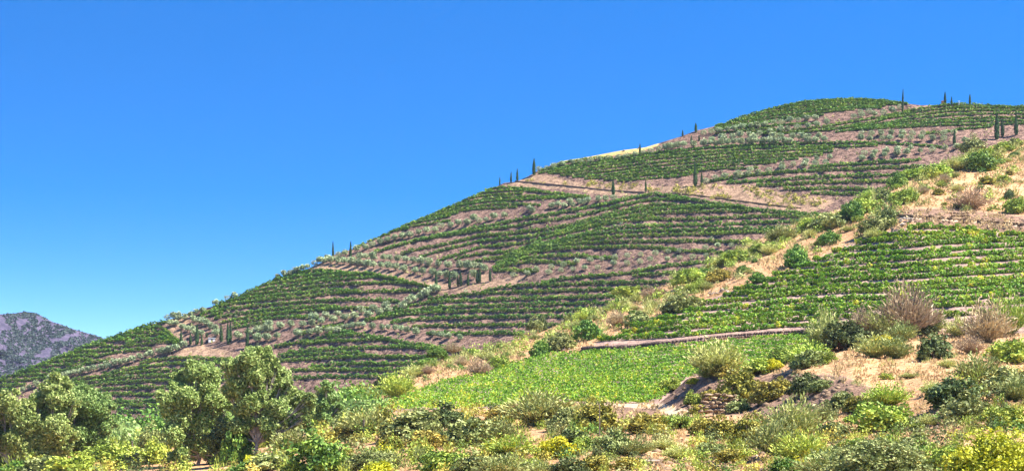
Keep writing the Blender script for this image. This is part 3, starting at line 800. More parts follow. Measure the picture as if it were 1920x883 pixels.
# ------------------------------------------------------------------ vine rows: one object per row
def vine_row(line, ptf, name, mat, per_m, h0, h1, w, leaf, r, gap=0.0, yellow=0.0):
    p = ptf(line[:, 0], line[:, 1])
    seg = np.linalg.norm(np.diff(p, axis=0), axis=1); s = np.concatenate([[0], np.cumsum(seg)])
    n = max(int(s[-1] * per_m), 30)
    t = np.sort(r.uniform(0, s[-1], n))
    c = np.stack([np.interp(t, s, p[:, k]) for k in range(3)], 1)
    # each plant is a rounded clump of its own along the row
    ph = t / 1.25 + r.uniform(0, 1)
    vig = 0.80 + 0.34 * noise2(np.floor(ph) * 7.13, np.zeros(n) + s[-1], 5) - 0.22 * np.abs(2 * (ph % 1) - 1) ** 2
    if gap: vig = np.where(noise2(np.floor(ph) * 3.7, np.zeros(n) + s[-1] * 1.7, 8) > 1 - gap, vig * 0.35, vig)
    a = r.uniform(0, 2 * math.pi, n); rad = np.sqrt(r.uniform(0.25, 1, n))
    tdir = unit(np.stack([np.interp(np.clip(t + 1, 0, s[-1]), s, p[:, k]) - np.interp(np.clip(t - 1, 0, s[-1]), s, p[:, k]) for k in range(3)], 1) + 1e-9)
    side = unit(np.cross(tdir, np.array([[0, 0, 1.0]])))
    hz = (h0 + h1) / 2 + (h1 - h0) / 2 * np.sin(a) * rad
    off = side * (np.cos(a) * rad * w * vig)[:, None]
    off[:, 2] += h0 + (hz - h0) * vig
    P = c + off
    out = unit(side * np.cos(a)[:, None] + np.array([[0, 0, 1.0]]) * np.sin(a)[:, None])
    U, V = rand_axes(r, n, leaf, 0.8, out, 1.3)
    tn = 0.40 + 0.17 * r.normal(size=n) + 0.16 * noise2(P[:, 0] / 3.0, P[:, 1] / 3.0, 41) + (0.09 if yellow > 0.3 else 0) + yellow * (noise2(np.floor(ph) * 5.1, np.zeros(n) + s[-1], 9) > 0.62)
    return obj(name, leaf_mesh('vine_row', P, U, V, np.clip(tn, 0, 1), mat))

r_v = np.random.default_rng(12)
nrow = 0
for key, ls in LINES.items():
    srt = sorted(range(len(ls)), key=lambda k: ls[k][:, 1].mean())
    for rank, k in enumerate(srt):
        line = ls[k].copy()
        if key != 'K': line[:, 1] = np.maximum(line[:, 1], sky_y(line[:, 0]) + 1.5)
        if key == 'K':
            o = vine_row(line, near_pt, 'vine_row', M['vine_near'], 72, 0.08, 1.4, 0.54, 0.2, r_v, 0.06, 0.32)
        else:
            dense = key in ('T', 'W', 'U', 'F')
            o = vine_row(line, far_pt, 'vine_row', M['vine'], 22 if dense else 27, 0.1, 1.45 if dense else 1.95, 0.55 if dense else 0.72, 0.35, r_v, 0.035 if not dense else 0.14, 0.18 if dense else 0.08)
        tag(o, ordinal(rank + 1) + ' vine row from the top ' + PARCEL[key], 'vine row', 'vine rows along the terraces' if key != 'K' else 'vine rows of the near vineyard')
        nrow += 1
print('vine rows', nrow, round(time.time() - T0, 1))

# the lower field: its leaves close over the rows
r_f = np.random.default_rng(77)
fx_ = r_f.uniform(690, 1545, 175000); fy_ = r_f.uniform(622, 774, 175000)
k_ = inside(fx_, fy_, LPOLY); fx_, fy_ = fx_[k_], fy_[k_]
Pw_ = near_pt(fx_, fy_)
den = np.clip(0.5 + 0.2 * noise2(fx_ / 7, fy_ / 3.4, 51) + 0.55 * np.cos(2 * math.pi * (Pw_[:, 1] + 0.16 * Pw_[:, 0] + 0.5 * noise2(fx_ / 40, fy_ / 30, 54)) / 3.6), 0, 1)
k_ = r_f.uniform(0, 1, len(fx_)) < 0.22 + 0.95 * den; fx_, fy_, den = fx_[k_], fy_[k_], den[k_]
Pf = near_pt(fx_, fy_); n_l = len(Pf)
Pf[:, 2] += (0.15 + 0.65 * den) * r_f.uniform(0.45, 1.0, n_l)
U_, V_ = rand_axes(r_f, n_l, 0.165, 0.8, np.array([[0, 0, 1.0]]), 0.5)
tn_ = np.clip(0.42 + 0.17 * r_f.normal(size=n_l) + 0.2 * noise2(fx_ / 16, fy_ / 8, 52) + 0.0022 * np.clip(fy_ - 690, 0, 70) + 0.3 * (noise2(fx_ / 5, fy_ / 2.6, 53) > 0.7), 0, 1)
tag(obj('vine_leaves', leaf_mesh('vine_leaves', Pf, U_, V_, tn_, M['field'])), 'bright green carpet of vine leaves on the lower field under the retaining wall', 'vines', kind='stuff')
print('field leaves', n_l)

# ------------------------------------------------------------------ plant prototypes (unit height and width)
def clumps(r, n, rc, zc=0.55, rz=0.45, rxy=0.5, fill=0.55, lobes=6, low=0.0, dome=False):
    d = unit(r.normal(size=(n, 3)))
    ld = unit(r.normal(size=(lobes, 3)) * np.array([1, 1, .6])); amp = r.uniform(0.0, 0.5, lobes)
    k = 0.82 + (np.clip(d @ ld.T, 0, 1) ** 3 * amp).sum(1) * 0.55
    rad = r.uniform(fill, 1.0, n) ** 0.6 * k
    c = d * rad[:, None] * np.array([rxy - rc * 0.8, rxy - rc * 0.8, rz - rc * 0.6]) + np.array([0, 0, zc])
    if dome:
        d[:, 2] = np.abs(d[:, 2]) * r.uniform(.6, 1, n)
        k = 0.74 + (np.clip(d @ ld.T, 0, 1) ** 4 * amp).sum(1) * 0.75
        c = d * (rad / np.maximum(k, 1e-6) * 0 + r.uniform(fill, 1.0, n) ** .6 * k)[:, None] * np.array([rxy, rxy, .86]) + np.array([0, 0, rc * .45])
    if low: c[:, 2] = np.maximum(c[:, 2], low)
    return c

def clump_crown(name, r, mat, nc, nl, rc, leaf, aspect=0.6, **kw):
    c = clumps(r, nc, rc, **kw)
    crc = rc * r.uniform(0.6, 1.3, (nc, 1, 1))
    d = unit(r.normal(size=(nc, nl, 3))) * r.uniform(0.3, 1, (nc, nl, 1)) ** 0.5
    P = (c[:, None, :] + d * crc * np.array([1, 1, .85])).reshape(-1, 3)
    cen = c.mean(0)
    U, V = rand_axes(r, len(P), leaf, aspect, unit(P - cen), 0.5)
    t = np.clip(np.repeat(r.normal(0.5, 0.2, nc), nl) + r.normal(0, 0.2, len(P)), 0, 1)
    return leaf_mesh(name, P, U, V, t, mat)

def stems_mesh(name, r, mat, n=4, h=0.5, spread=0.22, rad=0.03, z0=-0.08):
    ps = []
    for i in range(n):
        a = r.uniform(0, 6.28); q = np.array([math.cos(a), math.sin(a), 0]) * spread * r.uniform(.5, 1.2)
        tt = np.linspace(0, 1, 4)[:, None]
        pts = q * tt ** 1.4 + np.array([0, 0, 1]) * (z0 + (h - z0) * tt) + r.normal(0, .012, (4, 3)) * tt
        ps.append((pts, rad * (1 - 0.65 * tt[:, 0])))
    v, f = tubes(ps, 5)
    return np_mesh(name, v, f, mat, True)

def broom_crown(name, r, mat, n_st=170, per=14, width=0.012, length=0.075, spread=0.95, tint0=0.5):
    a = r.uniform(0, 2 * math.pi, n_st); sp = np.sqrt(r.uniform(0, 1, n_st)) * spread
    d = unit(np.stack([np.cos(a) * sp * 0.62, np.sin(a) * sp * 0.62, np.ones(n_st) * (1.0 - 0.28 * sp)], 1))
    L = r.uniform(0.62, 0.98, n_st) * (1.0 - 0.16 * sp)
    s = r.uniform(0.06, 1.0, (n_st, per)) ** 0.8
    P = d[:, None, :] * (s * L[:, None])[..., None]
    P[..., :2] += (r.normal(0, 0.035, (n_st, per, 2)) * (0.3 + s[..., None]))
    P[..., 2] -= 0.10 * (s ** 2) * sp[:, None]
    P = P.reshape(-1, 3); dd = unit(np.repeat(d, per, 0) + r.normal(0, 0.34, (len(P), 3)))
    side = unit(np.cross(dd, unit(r.normal(size=(len(P), 3)))))
    U = dd * length * r.uniform(.6, 1.3, (len(P), 1)); V = side * width * r.uniform(.7, 1.4, (len(P), 1))
    t = np.clip(tint0 + np.repeat(r.normal(0, .16, n_st), per) + r.normal(0, .15, len(P)) + 0.15 * (s.ravel() - .6), 0, 1)
    return leaf_mesh(name, P, U, V, t, mat)

def cypress_crown(name, r, mat, n=900):
    z = r.uniform(0.03, 1.0, n)
    prof = 0.5 * np.clip(np.sin(np.clip(z * 1.02, 0, 1) ** 0.75 * math.pi) ** 0.55, 0, 1) * (1 - 0.45 * z) + 0.01
    a = r.uniform(0, 2 * math.pi, n)
    lum = 1 + 0.22 * noise2(a * 1.6, z * 11, 3 + int(r.integers(50)))
    rr = prof * r.uniform(0.72, 1.0, n) * lum
    P = np.stack([np.cos(a) * rr, np.sin(a) * rr, z], 1)
    up = unit(np.stack([np.cos(a) * .35 / 6, np.sin(a) * .35 / 6, np.ones(n)], 1) + r.normal(0, .05, (n, 3)))
    outw = np.stack([-np.sin(a), np.cos(a), np.zeros(n)], 1) + r.normal(0, .35, (n, 3))
    U = up * 0.035 * r.uniform(.7, 1.4, (n, 1)); V = unit(outw) * 0.13 * r.uniform(.6, 1.3, (n, 1)); V[:, 2] *= 0.2
    return leaf_mesh(name, P, U, V, np.clip(r.normal(.45, .22, n), 0, 1), mat)

rp = np.random.default_rng(31)
PROTO = {}
def trunk_one(name, r, mat, h, rad, lean=0.03):
    t = np.linspace(0, 1, 5)[:, None]
    pts = np.array([[r.uniform(-lean, lean), r.uniform(-lean, lean), 1]]) * (t * (h + .06)) - np.array([[0, 0, .06]])
    paths = [(pts, rad * (1 - .5 * t[:, 0]))]
    for i in range(4):
        a = r.uniform(0, 6.28); q = np.array([math.cos(a), math.sin(a), 1.0]) * np.array([.2, .2, .25])
        tt = np.linspace(0, 1, 3)[:, None]
        paths.append((pts[-2] + q * tt, rad * .5 * (1 - .6 * tt[:, 0])))
    v, f = tubes(paths, 5)
    return np_mesh(name, v, f, mat, True)
PROTO['olive'] = [(clump_crown('olive_crown', rp, M['olive'], 34, 13, 0.17, 0.075, 0.55, zc=0.58, rz=0.42, rxy=0.5, fill=0.3), trunk_one('olive_trunk', rp, M['bark'], 0.35, 0.05)) for _ in range(5)]
PROTO['cypress'] = [(cypress_crown('cypress_crown', rp, M['cypress']), trunk_one('cypress_trunk', rp, M['bark'], 0.2, 0.08, 0)) for _ in range(3)]
for k in ('gray', 'yg', 'green', 'dark', 'yellow', 'ob'):
    PROTO[k] = [(clump_crown(k + '_crown', rp, M[k], 105, 40, 0.115, 0.037, 0.55, dome=True, fill=0.35),
                 stems_mesh(k + '_stems', rp, M['bark'], 6, 0.5, 0.24, 0.016)) for _ in range(3)]
for k, tt in (('broom', .5),):
    PROTO[k] = [(broom_crown(k + '_crown', rp, M[k], 220, 15, 0.011, 0.055, 1.3), stems_mesh(k + '_stems', rp, M['bark'], 6, .5, .25, .014)) for _ in range(4)]
PROTO['gbroom'] = [(broom_crown('gbroom_crown', rp, M['gray'], 220, 15, 0.012, 0.05, 1.3), stems_mesh('gbroom_stems', rp, M['bark'], 6, .5, .25, .014)) for _ in range(3)]
PROTO['ybroom'] = [(broom_crown('ybroom_crown', rp, M['yg'], 230, 15, 0.012, 0.05, 1.3), stems_mesh('ybroom_stems', rp, M['bark'], 6, .5, .25, .014)) for _ in range(3)]
PROTO['dry'] = [(broom_crown('dry_crown', rp, M['dry'], 260, 14, 0.009, 0.05, 1.35), stems_mesh('dry_stems', rp, M['bark'], 9, .75, .3, .012)) for _ in range(3)]
PROTO['rust'] = [(clump_crown('rust_crown', rp, M['rust'], 60, 22, 0.14, 0.045, 0.5, dome=True, fill=.3), stems_mesh('rust_stems', rp, M['bark'], 5, .6, .2, .015))]
PROTO['bigyellow'] = [(clump_crown('bigyellow_crown', rp, M['ygold'], 420, 44, 0.08, 0.0145, 0.6, dome=True, fill=0.45, lobes=9), stems_mesh('bigyellow_stems', rp, M['bark'], 9, .45, .25, .014))]
PROTO['biggray'] = [(clump_crown('biggray_crown', rp, M['gray'], 330, 34, 0.085, 0.019, 0.5, dome=True, fill=0.45, lobes=9), stems_mesh('biggray_stems', rp, M['bark'], 9, .45, .25, .014)),
                    (clump_crown('biggray_crown', rp, M['gray'], 300, 34, 0.085, 0.019, 0.5, dome=True, fill=0.45, lobes=9), stems_mesh('biggray_stems', rp, M['bark'], 9, .45, .25, .014))]
print('prototypes', round(time.time() - T0, 1))

def place(kind, name, px, py, wpx, hpx, ptf, r, label, cat, group, part=('crown', 'trunk'), sink=0.0):
    P = ptf(px, py); D = P[1]
    w = wpx / F * D; h = hpx / F * D
    o = empty(name, (float(P[0]), float(P[1]), float(P[2]) - sink * h), r.uniform(0, 6.28), (w, w * r.uniform(.85, 1.1), h))
    pr = PROTO[kind]; cm, tm = pr[int(r.integers(len(pr)))]
    obj(part[0], cm, o); obj(part[1], tm, o)
    o.rotation_euler = (r.uniform(-.03, .03), r.uniform(-.03, .03), o.rotation_euler[2])
    tag(o, label, cat, group)
    return o

# ------------------------------------------------------------------ olive trees
OLIVES = [
 ('in the row between the far-left vine blocks', 13, 'P1 190,755 240,735 300,712 420,668 475,650 520,640 570,628 620,612 655,612 700,595 735,590 775,578 835,570 880,548 905,560 945,535 995,528 1040,522 1105,505 1160,485 1210,470 1260,462 1310,445 1360,435 1410,430'),
 ('in the strip beside the little white shed', 13, 'P2 80,560 130,560 180,590 230,605 270,610 300,640 340,650 150,520 200,515 250,490 300,470 350,455 280,530 330,545 380,555 420,580 450,600 470,640 130,765 80,775 20,790 200,735'),
 ('on the skyline of the left dome', 12, 'P2 60,512 110,497 150,490 560,340 620,332 460,382 975,168 1030,142 1075,122 1120,112 1150,98 1190,80 1225,70 1280,48 1325,38 1380,25'),
 ('on the pale slope under the left dome', 15, 'P2 645,665 740,645 810,625 890,612 905,580 990,582 805,685 880,682 P3 20,268 100,262 110,222 190,228 290,212 380,218 470,208 545,188 640,178 735,162 825,148 915,138 480,158 575,143 675,133 875,103 970,88 15,328 85,322 170,312 345,292 440,282 525,272 610,267 680,262'),
 ('in the line above the small arched block', 13, 'P3 720,245 760,235 800,228 850,222 890,218 960,232 1040,242 1100,243 1150,248 1195,253 1250,262 1320,278 1020,118 1070,70 1090,103 G 812,626 826,629 840,631 862,634'),
 ('in the diagonal line below the mid-hill cypresses', 15, 'P4 850,640 900,608 940,585 1000,562 1050,535 1100,508 1140,498 720,642 670,692 615,658'),
 ('in the line topping the furrowed bank', 15, 'P4 200,262 260,258 320,262 380,266 440,272 500,280 560,290 620,298 680,302 740,308 800,315 870,332 960,347 1030,352 1110,362 1170,374 1230,384'),
 ('in the upper line across the middle hill', 15, 'P4 500,232 560,230 620,232 700,238 760,243 820,248 890,252 950,258 1010,268 1070,280 1150,293 1230,303 1330,303 1400,303 P5 1050,748 1100,755 1150,755 1180,772 1100,822 930,832'),
 ('in the row under the skyline vine block', 12, 'P4 330,215 385,200 490,165 550,152 610,128 670,108 735,92 790,78 860,62 915,53 P5 250,572 320,548 380,532 440,512 510,502 560,492 635,472 700,457 770,452 825,415 900,412 970,392 1040,387 1140,372 1200,367 1260,342 1350,332 1095,352'),
 ('in the row ending below the dirt track', 12, 'Q2 430,288 410,268 590,253 650,238 700,248 745,218 760,243 820,213 850,228 895,208 970,198 1040,192 1105,182'),
 ('on the bare strip below the middle block', 10, 'Q2 465,778 590,753 690,738 800,713 905,703 1005,688 1115,673 1220,663 1330,653 1410,693 275,823 385,813 570,798 670,783 770,773 870,763 975,758 1110,728 1215,723 1325,713 Q4 630,553 740,538 845,533 325,583 415,583 215,598 315,648 415,638 525,628 635,618'),
 ('in the row under the yellow grass crest', 10, 'Q3 225,388 285,381 345,363 415,348 500,333 570,323 650,315 730,303 795,295 880,288 945,278 1020,268 1085,253 1150,240 1220,225 1280,210 1340,195'),
 ('in the dense row across the upper hill', 13, 'Q5 25,345 80,335 135,325 190,315 265,318 350,308 410,305 450,310 500,305 555,300 600,295 665,297 725,295 775,290 835,292 895,292 950,290 1010,290 1070,285 1210,285 1280,280 1345,275 420,280 500,267 585,255 655,240 730,240 760,265 930,255 985,255 1090,255 1165,255 1220,250 1300,245'),
 ('in the sparse row above the dense row', 11, 'Q5 815,224 900,210 985,195 1050,190 1130,176 1215,165 1290,150 1370,135'),
 ('in the row at the foot of the summit dome', 11, 'Q5 350,222 415,209 480,204 540,194 605,186 665,174 735,164 795,156 860,152 930,138 990,134 1065,120 1135,114 1210,101 1280,96 Q7 5,308 70,295 60,270 130,265 175,288 250,275 320,258 385,230'),
 ('on the pinkish terraces at the upper right', 11, 'Q7 70,444 150,449 230,444 315,444 405,444 490,449 575,446 750,444 830,435 60,484 130,494 240,484 300,486 405,480 475,486 565,486 655,486 750,486'),
 ('on the slope below the lone cypress', 12, 'Q7 90,610 180,605 270,595 370,580 360,612 470,570 445,606 550,592 655,577 760,572 845,558 920,506 75,656 165,636 260,626'),
 ('above the short terraces near the bare bank', 11, 'Q5 370,620 445,595 525,580 625,575 635,550 720,556 730,530 800,550 890,530 995,516 1000,490 1090,480 1190,462 1185,490 1285,437 1275,475 1390,425 1360,465'),
]
ro = np.random.default_rng(3)
n_ol = 0
OL = []
for where, size, txt in OLIVES:
    pts = parse(txt); pts = pts[np.argsort(pts[:, 0])]
    for i, (x, y) in enumerate(pts):
        s_ = size * ro.uniform(1.0, 1.4)
        OL.append((s_, x, max(y + s_ * 0.40, float(sky_y(x)) + 1.5), f'{ordinal(i + 1)} olive tree from the left {where}'))
OL.sort(key=lambda q: -q[0])
for s_, x, y0, lab in OL[:290]:
    place('olive', 'olive_tree', x, y0, s_ * 1.15, s_ * 1.0, far_pt, ro, lab, 'olive tree', 'olive trees on the terraced hill')
    n_ol += 1
PP, UU, VV, TT = [], [], [], []
for s_, x, y0, lab in OL[290:]:                       # the smallest ones, as one mass
    B = far_pt(x, y0); h = s_ / F * float(B[1]); n = 220
    d = unit(ro.normal(size=(n, 3))) * ro.uniform(.4, 1, (n, 1)) ** .5 * (1 + .2 * noise2(np.arange(n) // 14 * 3.3, np.zeros(n) + x, 5))[:, None]
    PP.append(B + np.array([0, 0, h * .55]) + d * np.array([h * .55, h * .55, h * .42])); a, b = rand_axes(ro, n, h * .085, .55, d, .5); UU.append(a); VV.append(b)
    TT.append(np.clip(ro.normal(.5, .2, n), 0, 1))
tag(obj('olive_foliage', leaf_mesh('olive_foliage', np.concatenate(PP), np.concatenate(UU), np.concatenate(VV), np.concatenate(TT), M['olive'])), 'small silvery olive trees scattered between the larger ones on the hill', 'olive trees', kind='stuff')
print('olives', n_ol)

# ------------------------------------------------------------------ cypresses
CYP = [(340, 651, 620, 6, 'leftmost slim cypress of the group by the white shed'), (357, 647, 624, 5, 'short slim cypress second in the group by the white shed'),
 (369, 646, 608, 7, 'tall broad cypress left of the white shed'), (378, 647, 629, 5.5, 'low cypress touching the tall one left of the white shed'),
 (388, 632, 622, 4, 'tiny cypress right behind the white shed'), (415, 641, 609, 7, 'thick cypress standing right of the white shed'),
 (428, 645, 606, 6.5, 'tall cypress of the tight pair right of the white shed'), (432.5, 640, 603, 5, 'slimmer rear cypress of the tight pair right of the white shed'),
 (463, 654, 609, 6, 'lone cypress rising behind the eucalyptus crown'),
 (624.5, 485, 453, 4.5, 'left cypress of the two on the skyline above the furrowed bank'), (657, 485, 453, 5, 'right cypress of the two on the skyline above the furrowed bank'),
 (818, 540, 508, 5, 'leftmost cypress of the row at the end of the furrowed bank'), (843, 541, 509, 5.5, 'second cypress in the row at the end of the furrowed bank'),
 (858.5, 537, 515, 4, 'small cypress left of the thick one in the mid-hill row'), (863.5, 536, 509, 6, 'thick bright cypress in the middle of the mid-hill row'),
 (877, 536, 512, 5, 'ragged cypress right of the thick one in the mid-hill row'), (895, 531, 507, 6, 'left cypress of the merged pair near the pale path'),
 (899.5, 530, 502, 6, 'right cypress of the merged pair near the pale path'), (919, 528, 502, 5.5, 'cypress at the right end of the mid-hill row'),
 (937, 347, 332, 3, 'tiny cypress at the left tip of the bare crest'), (958, 343, 322, 3.5, 'thin cypress second along the bare crest skyline'),
 (970, 341, 317, 4.5, 'medium cypress third along the bare crest skyline'), (1001, 329, 298, 6.5, 'thickest cypress on the skyline at the top of the dirt track'),
 (1150, 366, 337, 6.5, 'cone-shaped cypress at the lower edge of the dirt track'), (1211, 361, 338, 4, 'thin post-like cypress midway along the dirt track'),
 (1200, 291, 270, 4, 'cypress beside the white rocks under the yellow crest'), (1280, 254, 244, 3.5, 'tiny cypress on the skyline left of the summit dome'),
 (1305, 249, 231, 5, 'dark cypress on the skyline left of the summit dome'), (1296, 267, 254, 3.5, 'left of two small cypresses among the dense olives'),
 (1311, 264, 254, 3.5, 'right of two small cypresses among the dense olives'), (1304, 349, 312, 8, 'broad cone-shaped cypress on the bare earth bank'),
 (1316, 348, 324, 4.5, 'slim cypress right next to the broad one on the earth bank'), (1692, 212, 168, 4.5, 'very tall thin cypress at the right end of the summit dome'),
 (1772, 198, 173, 5, 'cypress next to the orange pillar on the skyline'), (1784, 198, 182, 3.5, 'smallest cypress on the right-hand skyline'),
 (1818.5, 198, 177, 4.5, 'cypress standing alone at the right of the skyline'), (1869, 262, 213, 8.5, 'tallest of the three cypresses above the dry slope at the right'),
 (1880, 257, 224, 6, 'shortest of the three cypresses above the dry slope at the right'), (1905.5, 254, 216, 7.5, 'rightmost of the three cypresses above the dry slope'),
 (1789, 272, 244, 6, 'lone cypress on the pinkish terrace beside the scrub')]
for x, yb, yt, w, lab in CYP:
    yb = max(yb, float(sky_y(x)) + 1)
    place('cypress', 'cypress_tree', x, yb, w * 1.15, yb - yt, far_pt, ro, 'dark ' + lab if not lab.startswith(('dark', 'very', 'tiny', 'tallest', 'shortest', 'rightmost', 'leftmost', 'left ', 'right ', 'smallest', 'thickest', 'second')) else lab, 'cypress', 'cypress trees on the terraced hill')

# ------------------------------------------------------------------ shrubs: x, base y, width, height, kind
SHRUBS = '''222,874,92,58,yg 72,893,78,45,gray 135,890,88,46,yg 203,846,34,32,ybroom 172,862,42,26,yg 293,868,52,52,yg 285,840,44,50,gray 30,895,60,40,green
445,868,46,74,green 475,876,34,30,yellow 512,880,84,44,gray 556,848,78,48,gbroom 612,890,98,86,green 500,834,66,36,yg 575,806,60,36,ob 540,815,50,30,gray 648,800,46,34,gray 640,826,52,34,ob
600,850,40,30,gray 460,890,50,30,green 560,892,46,32,yg
690,818,74,54,gbroom 716,812,42,52,ob 768,822,104,64,gray 800,842,70,50,ob 840,804,60,52,dark 868,836,92,62,gray 700,882,134,66,biggray 785,868,34,30,gbroom 838,888,88,58,yg 705,897,62,34,yellow 892,893,84,58,gray
735,845,50,36,ob 815,868,40,30,green 655,880,40,40,ob
940,790,56,42,ob 916,826,74,54,ob 1012,798,104,68,gbroom 1026,796,70,44,ob 1062,806,64,52,gray 1118,806,80,60,ob 936,826,48,46,gbroom 960,856,104,42,ybroom 1046,858,66,50,yellow 1065,838,60,40,dark 945,897,84,48,gbroom 1012,897,56,36,gbroom 1067,897,64,46,dark
1116,886,62,46,ob 1152,856,64,64,gray 1180,880,44,34,ob 985,880,46,26,yg 1100,846,46,34,yg 930,856,40,30,yellow
1214,812,80,48,ob 1196,854,54,36,gbroom 1272,862,44,30,broom 1299,757,30,28,yg 1258,732,46,28,yg 1300,719,26,14,yellow 1326,708,34,22,gbroom 1388,752,78,68,ob 1442,752,66,52,ob 1360,705,50,30,ob 1425,700,60,36,yg
1322,815,52,44,ob 1360,822,64,44,ob 1338,748,36,26,ob 1385,772,44,30,gray 1310,776,36,26,ob 1402,838,72,66,ob 1452,856,78,82,gbroom 1330,852,46,34,gray 1297,852,14,24,rust 1250,802,40,30,yg 1245,845,44,26,broom 1375,866,60,36,ob 1280,805,40,36,yg
1492,826,78,84,broom 1502,866,84,58,ybroom 1562,822,54,46,gray 1572,768,50,40,gray 1508,738,52,46,dark 1545,790,40,34,gbroom 1470,735,36,30,ob 1535,735,44,26,gray
1662,762,76,44,ybroom 1664,808,92,66,yg 1655,905,196,122,biggray 1560,895,118,58,gbroom 1600,846,60,30,yg 1475,890,60,40,green 1610,770,50,34,ob 1720,850,60,50,gray
1784,764,84,68,dark 1812,786,92,52,gray 1862,925,235,185,bigyellow 1890,800,66,48,yg 1905,752,62,50,gbroom 1858,728,46,34,ob 1770,880,60,60,yg 1745,740,34,26,broom 1722,806,26,18,yg 1740,800,34,24,broom
1548,650,60,70,broom 1589,654,76,66,dark 1562,659,32,38,rust 1617,628,50,58,dry 1645,628,74,46,broom 1700,628,118,112,dry 1720,622,80,70,dry 1665,656,52,32,yellow 1640,670,62,44,broom 1678,672,56,44,gbroom 1690,640,50,40,gbroom
1472,680,50,40,yg 1520,684,64,46,ybroom 1510,690,58,40,gray 1548,682,26,28,yg 1450,694,40,24,yellow 1735,628,30,36,dark 1750,622,44,36,gbroom
1752,673,62,54,dark 1820,664,54,42,dry 1850,642,96,92,dry 1892,628,70,76,ybroom 1898,680,70,56,yg 1832,716,74,52,gbroom 1902,736,76,58,gray 1664,711,19,15,yg 1705,709,36,10,gbroom 1797,630,44,38,broom 1775,690,30,20,broom
1343,703,82,68,broom 1310,690,30,24,gray
1104,637,42,50,green 1052,657,52,44,gray 1014,668,34,36,green 1003,618,30,28,gray 1016,618,18,30,dark 820,670,37,26,green 800,690,37,24,green 742,746,58,48,ybroom 680,758,46,42,ybroom 709,734,20,32,dark 900,704,46,38,dry 932,692,42,30,yg 908,674,30,18,broom
848,662,34,26,dry 775,708,40,24,broom 655,742,30,22,yg
1275,584,62,48,gray 1250,588,20,22,dark 1198,610,42,36,gray 1300,532,54,32,yg 1350,527,42,30,ob 1392,512,22,20,green 1421,530,28,27,green 1415,492,13,10,green 1180,556,40,26,yg 1158,612,44,34,dry 1225,560,44,30,dry
1497,498,44,42,green 1554,457,37,32,green 1596,416,46,48,green 1640,436,66,40,gray 1662,418,40,40,gray 1560,428,60,36,gray 1620,400,40,40,yg 1520,430,44,30,yg 1465,452,50,30,gbroom 1430,475,46,26,yg 1375,492,50,26,yg 1640,450,34,24,broom
1698,381,46,34,yg 1731,364,19,18,dry 1682,352,32,32,green 1820,393,84,48,dry 1892,373,18,22,dark 1906,400,42,38,yg 1770,345,30,22,dry 1740,335,34,24,yg 1660,375,30,24,gray 1795,360,24,14,broom 1850,345,30,18,ob 1880,340,26,16,yg
1838,319,54,46,green 1826,284,46,34,gray 1850,300,30,30,yg 1790,320,40,26,broom 1762,330,40,28,yg 1715,335,38,26,yg 1880,285,36,24,yg 1902,275,30,20,gray 1868,300,26,18,broom'''
ADJ = {'gray': 'grey-green leafy', 'yg': 'yellow-green leafy', 'green': 'fresh green', 'dark': 'dark bluish-green', 'yellow': 'bright yellow', 'dry': 'leafless purplish twiggy', 'rust': 'rust-brown dead',
       'broom': 'pale feathery broom', 'gbroom': 'feathery grey-green', 'ybroom': 'feathery yellow-green', 'ob': 'olive-brown leafy', 'biggray': 'huge grey-green', 'bigyellow': 'huge yellow-green'}
def zone(x, y):
    if y > 842 + 0.0 * x: return 'along the lowest riverbank edge'
    if inside(x, y, KPOLY) or inside(x, y, LPOLY): return 'in front of the near vineyard'
    if x < 640 and y > 770: return 'under the eucalyptus trees'
    if y > 690 and x >= 1230: return 'below the sandy clearing'
    if y > 755: return 'below the green field'
    if x > 1400 and y > 600: return 'around the sandy clearing'
    if x > 1690 and y < 425: return 'above the stone track'
    if x > 1330: return 'on the ridge left of the vineyard'
    if x > 1000: return 'on the spur beside the vineyard'
    return 'on the spur above the green field'
items = []
for tok in SHRUBS.split():
    a = tok.split(','); items.append((float(a[0]), float(a[1]), float(a[2]), float(a[3]), a[4]))
# smaller scrub in the dry grass of the spur
rs = np.random.default_rng(19)
SPUR = [(660, 756), (700, 726), (830, 676), (960, 644), (1080, 596), (1200, 556), (1300, 512), (1440, 442), (1540, 406), (1620, 376), (1700, 340), (1800, 298), (1920, 268), (2140, 248), (2140, 420), (1880, 400), (1700, 392),
        (1670, 432), (1600, 450), (1480, 500), (1380, 540), (1300, 565), (1230, 592), (1150, 630), (1080, 650), (1000, 664), (900, 698), (820, 712), (720, 752)]
kinds_s = ['yg', 'broom', 'gray', 'yg', 'dry', 'gbroom', 'ob', 'ybroom', 'green', 'broom']
tries = 0; small = []
while len(small) < 96 and tries < 6000:
    tries += 1
    x = rs.uniform(660, 1960); y = rs.uniform(268, 756)
    if not inside(x, y, SPUR): continue
    crest = y - near_y(x)
    if rs.uniform() > (0.95 if crest < 40 else 0.45): continue
    if x > 1700 and crest > 60 and rs.uniform() > 0.5: continue
    if any(abs(x - q[0]) < 8 and abs(y - q[1]) < 5 for q in small): continue
    w = rs.uniform(11, 30) * (0.75 if x > 1650 else 1.0)
    small.append((x, y, w, w * rs.uniform(.55, .85), kinds_s[int(rs.integers(len(kinds_s)))]))
items += small
bins = {}
for it in items: bins.setdefault((it[4], str(zone(it[0], it[1]))), []).append(it)
rsh = np.random.default_rng(8)
n_sh = 0
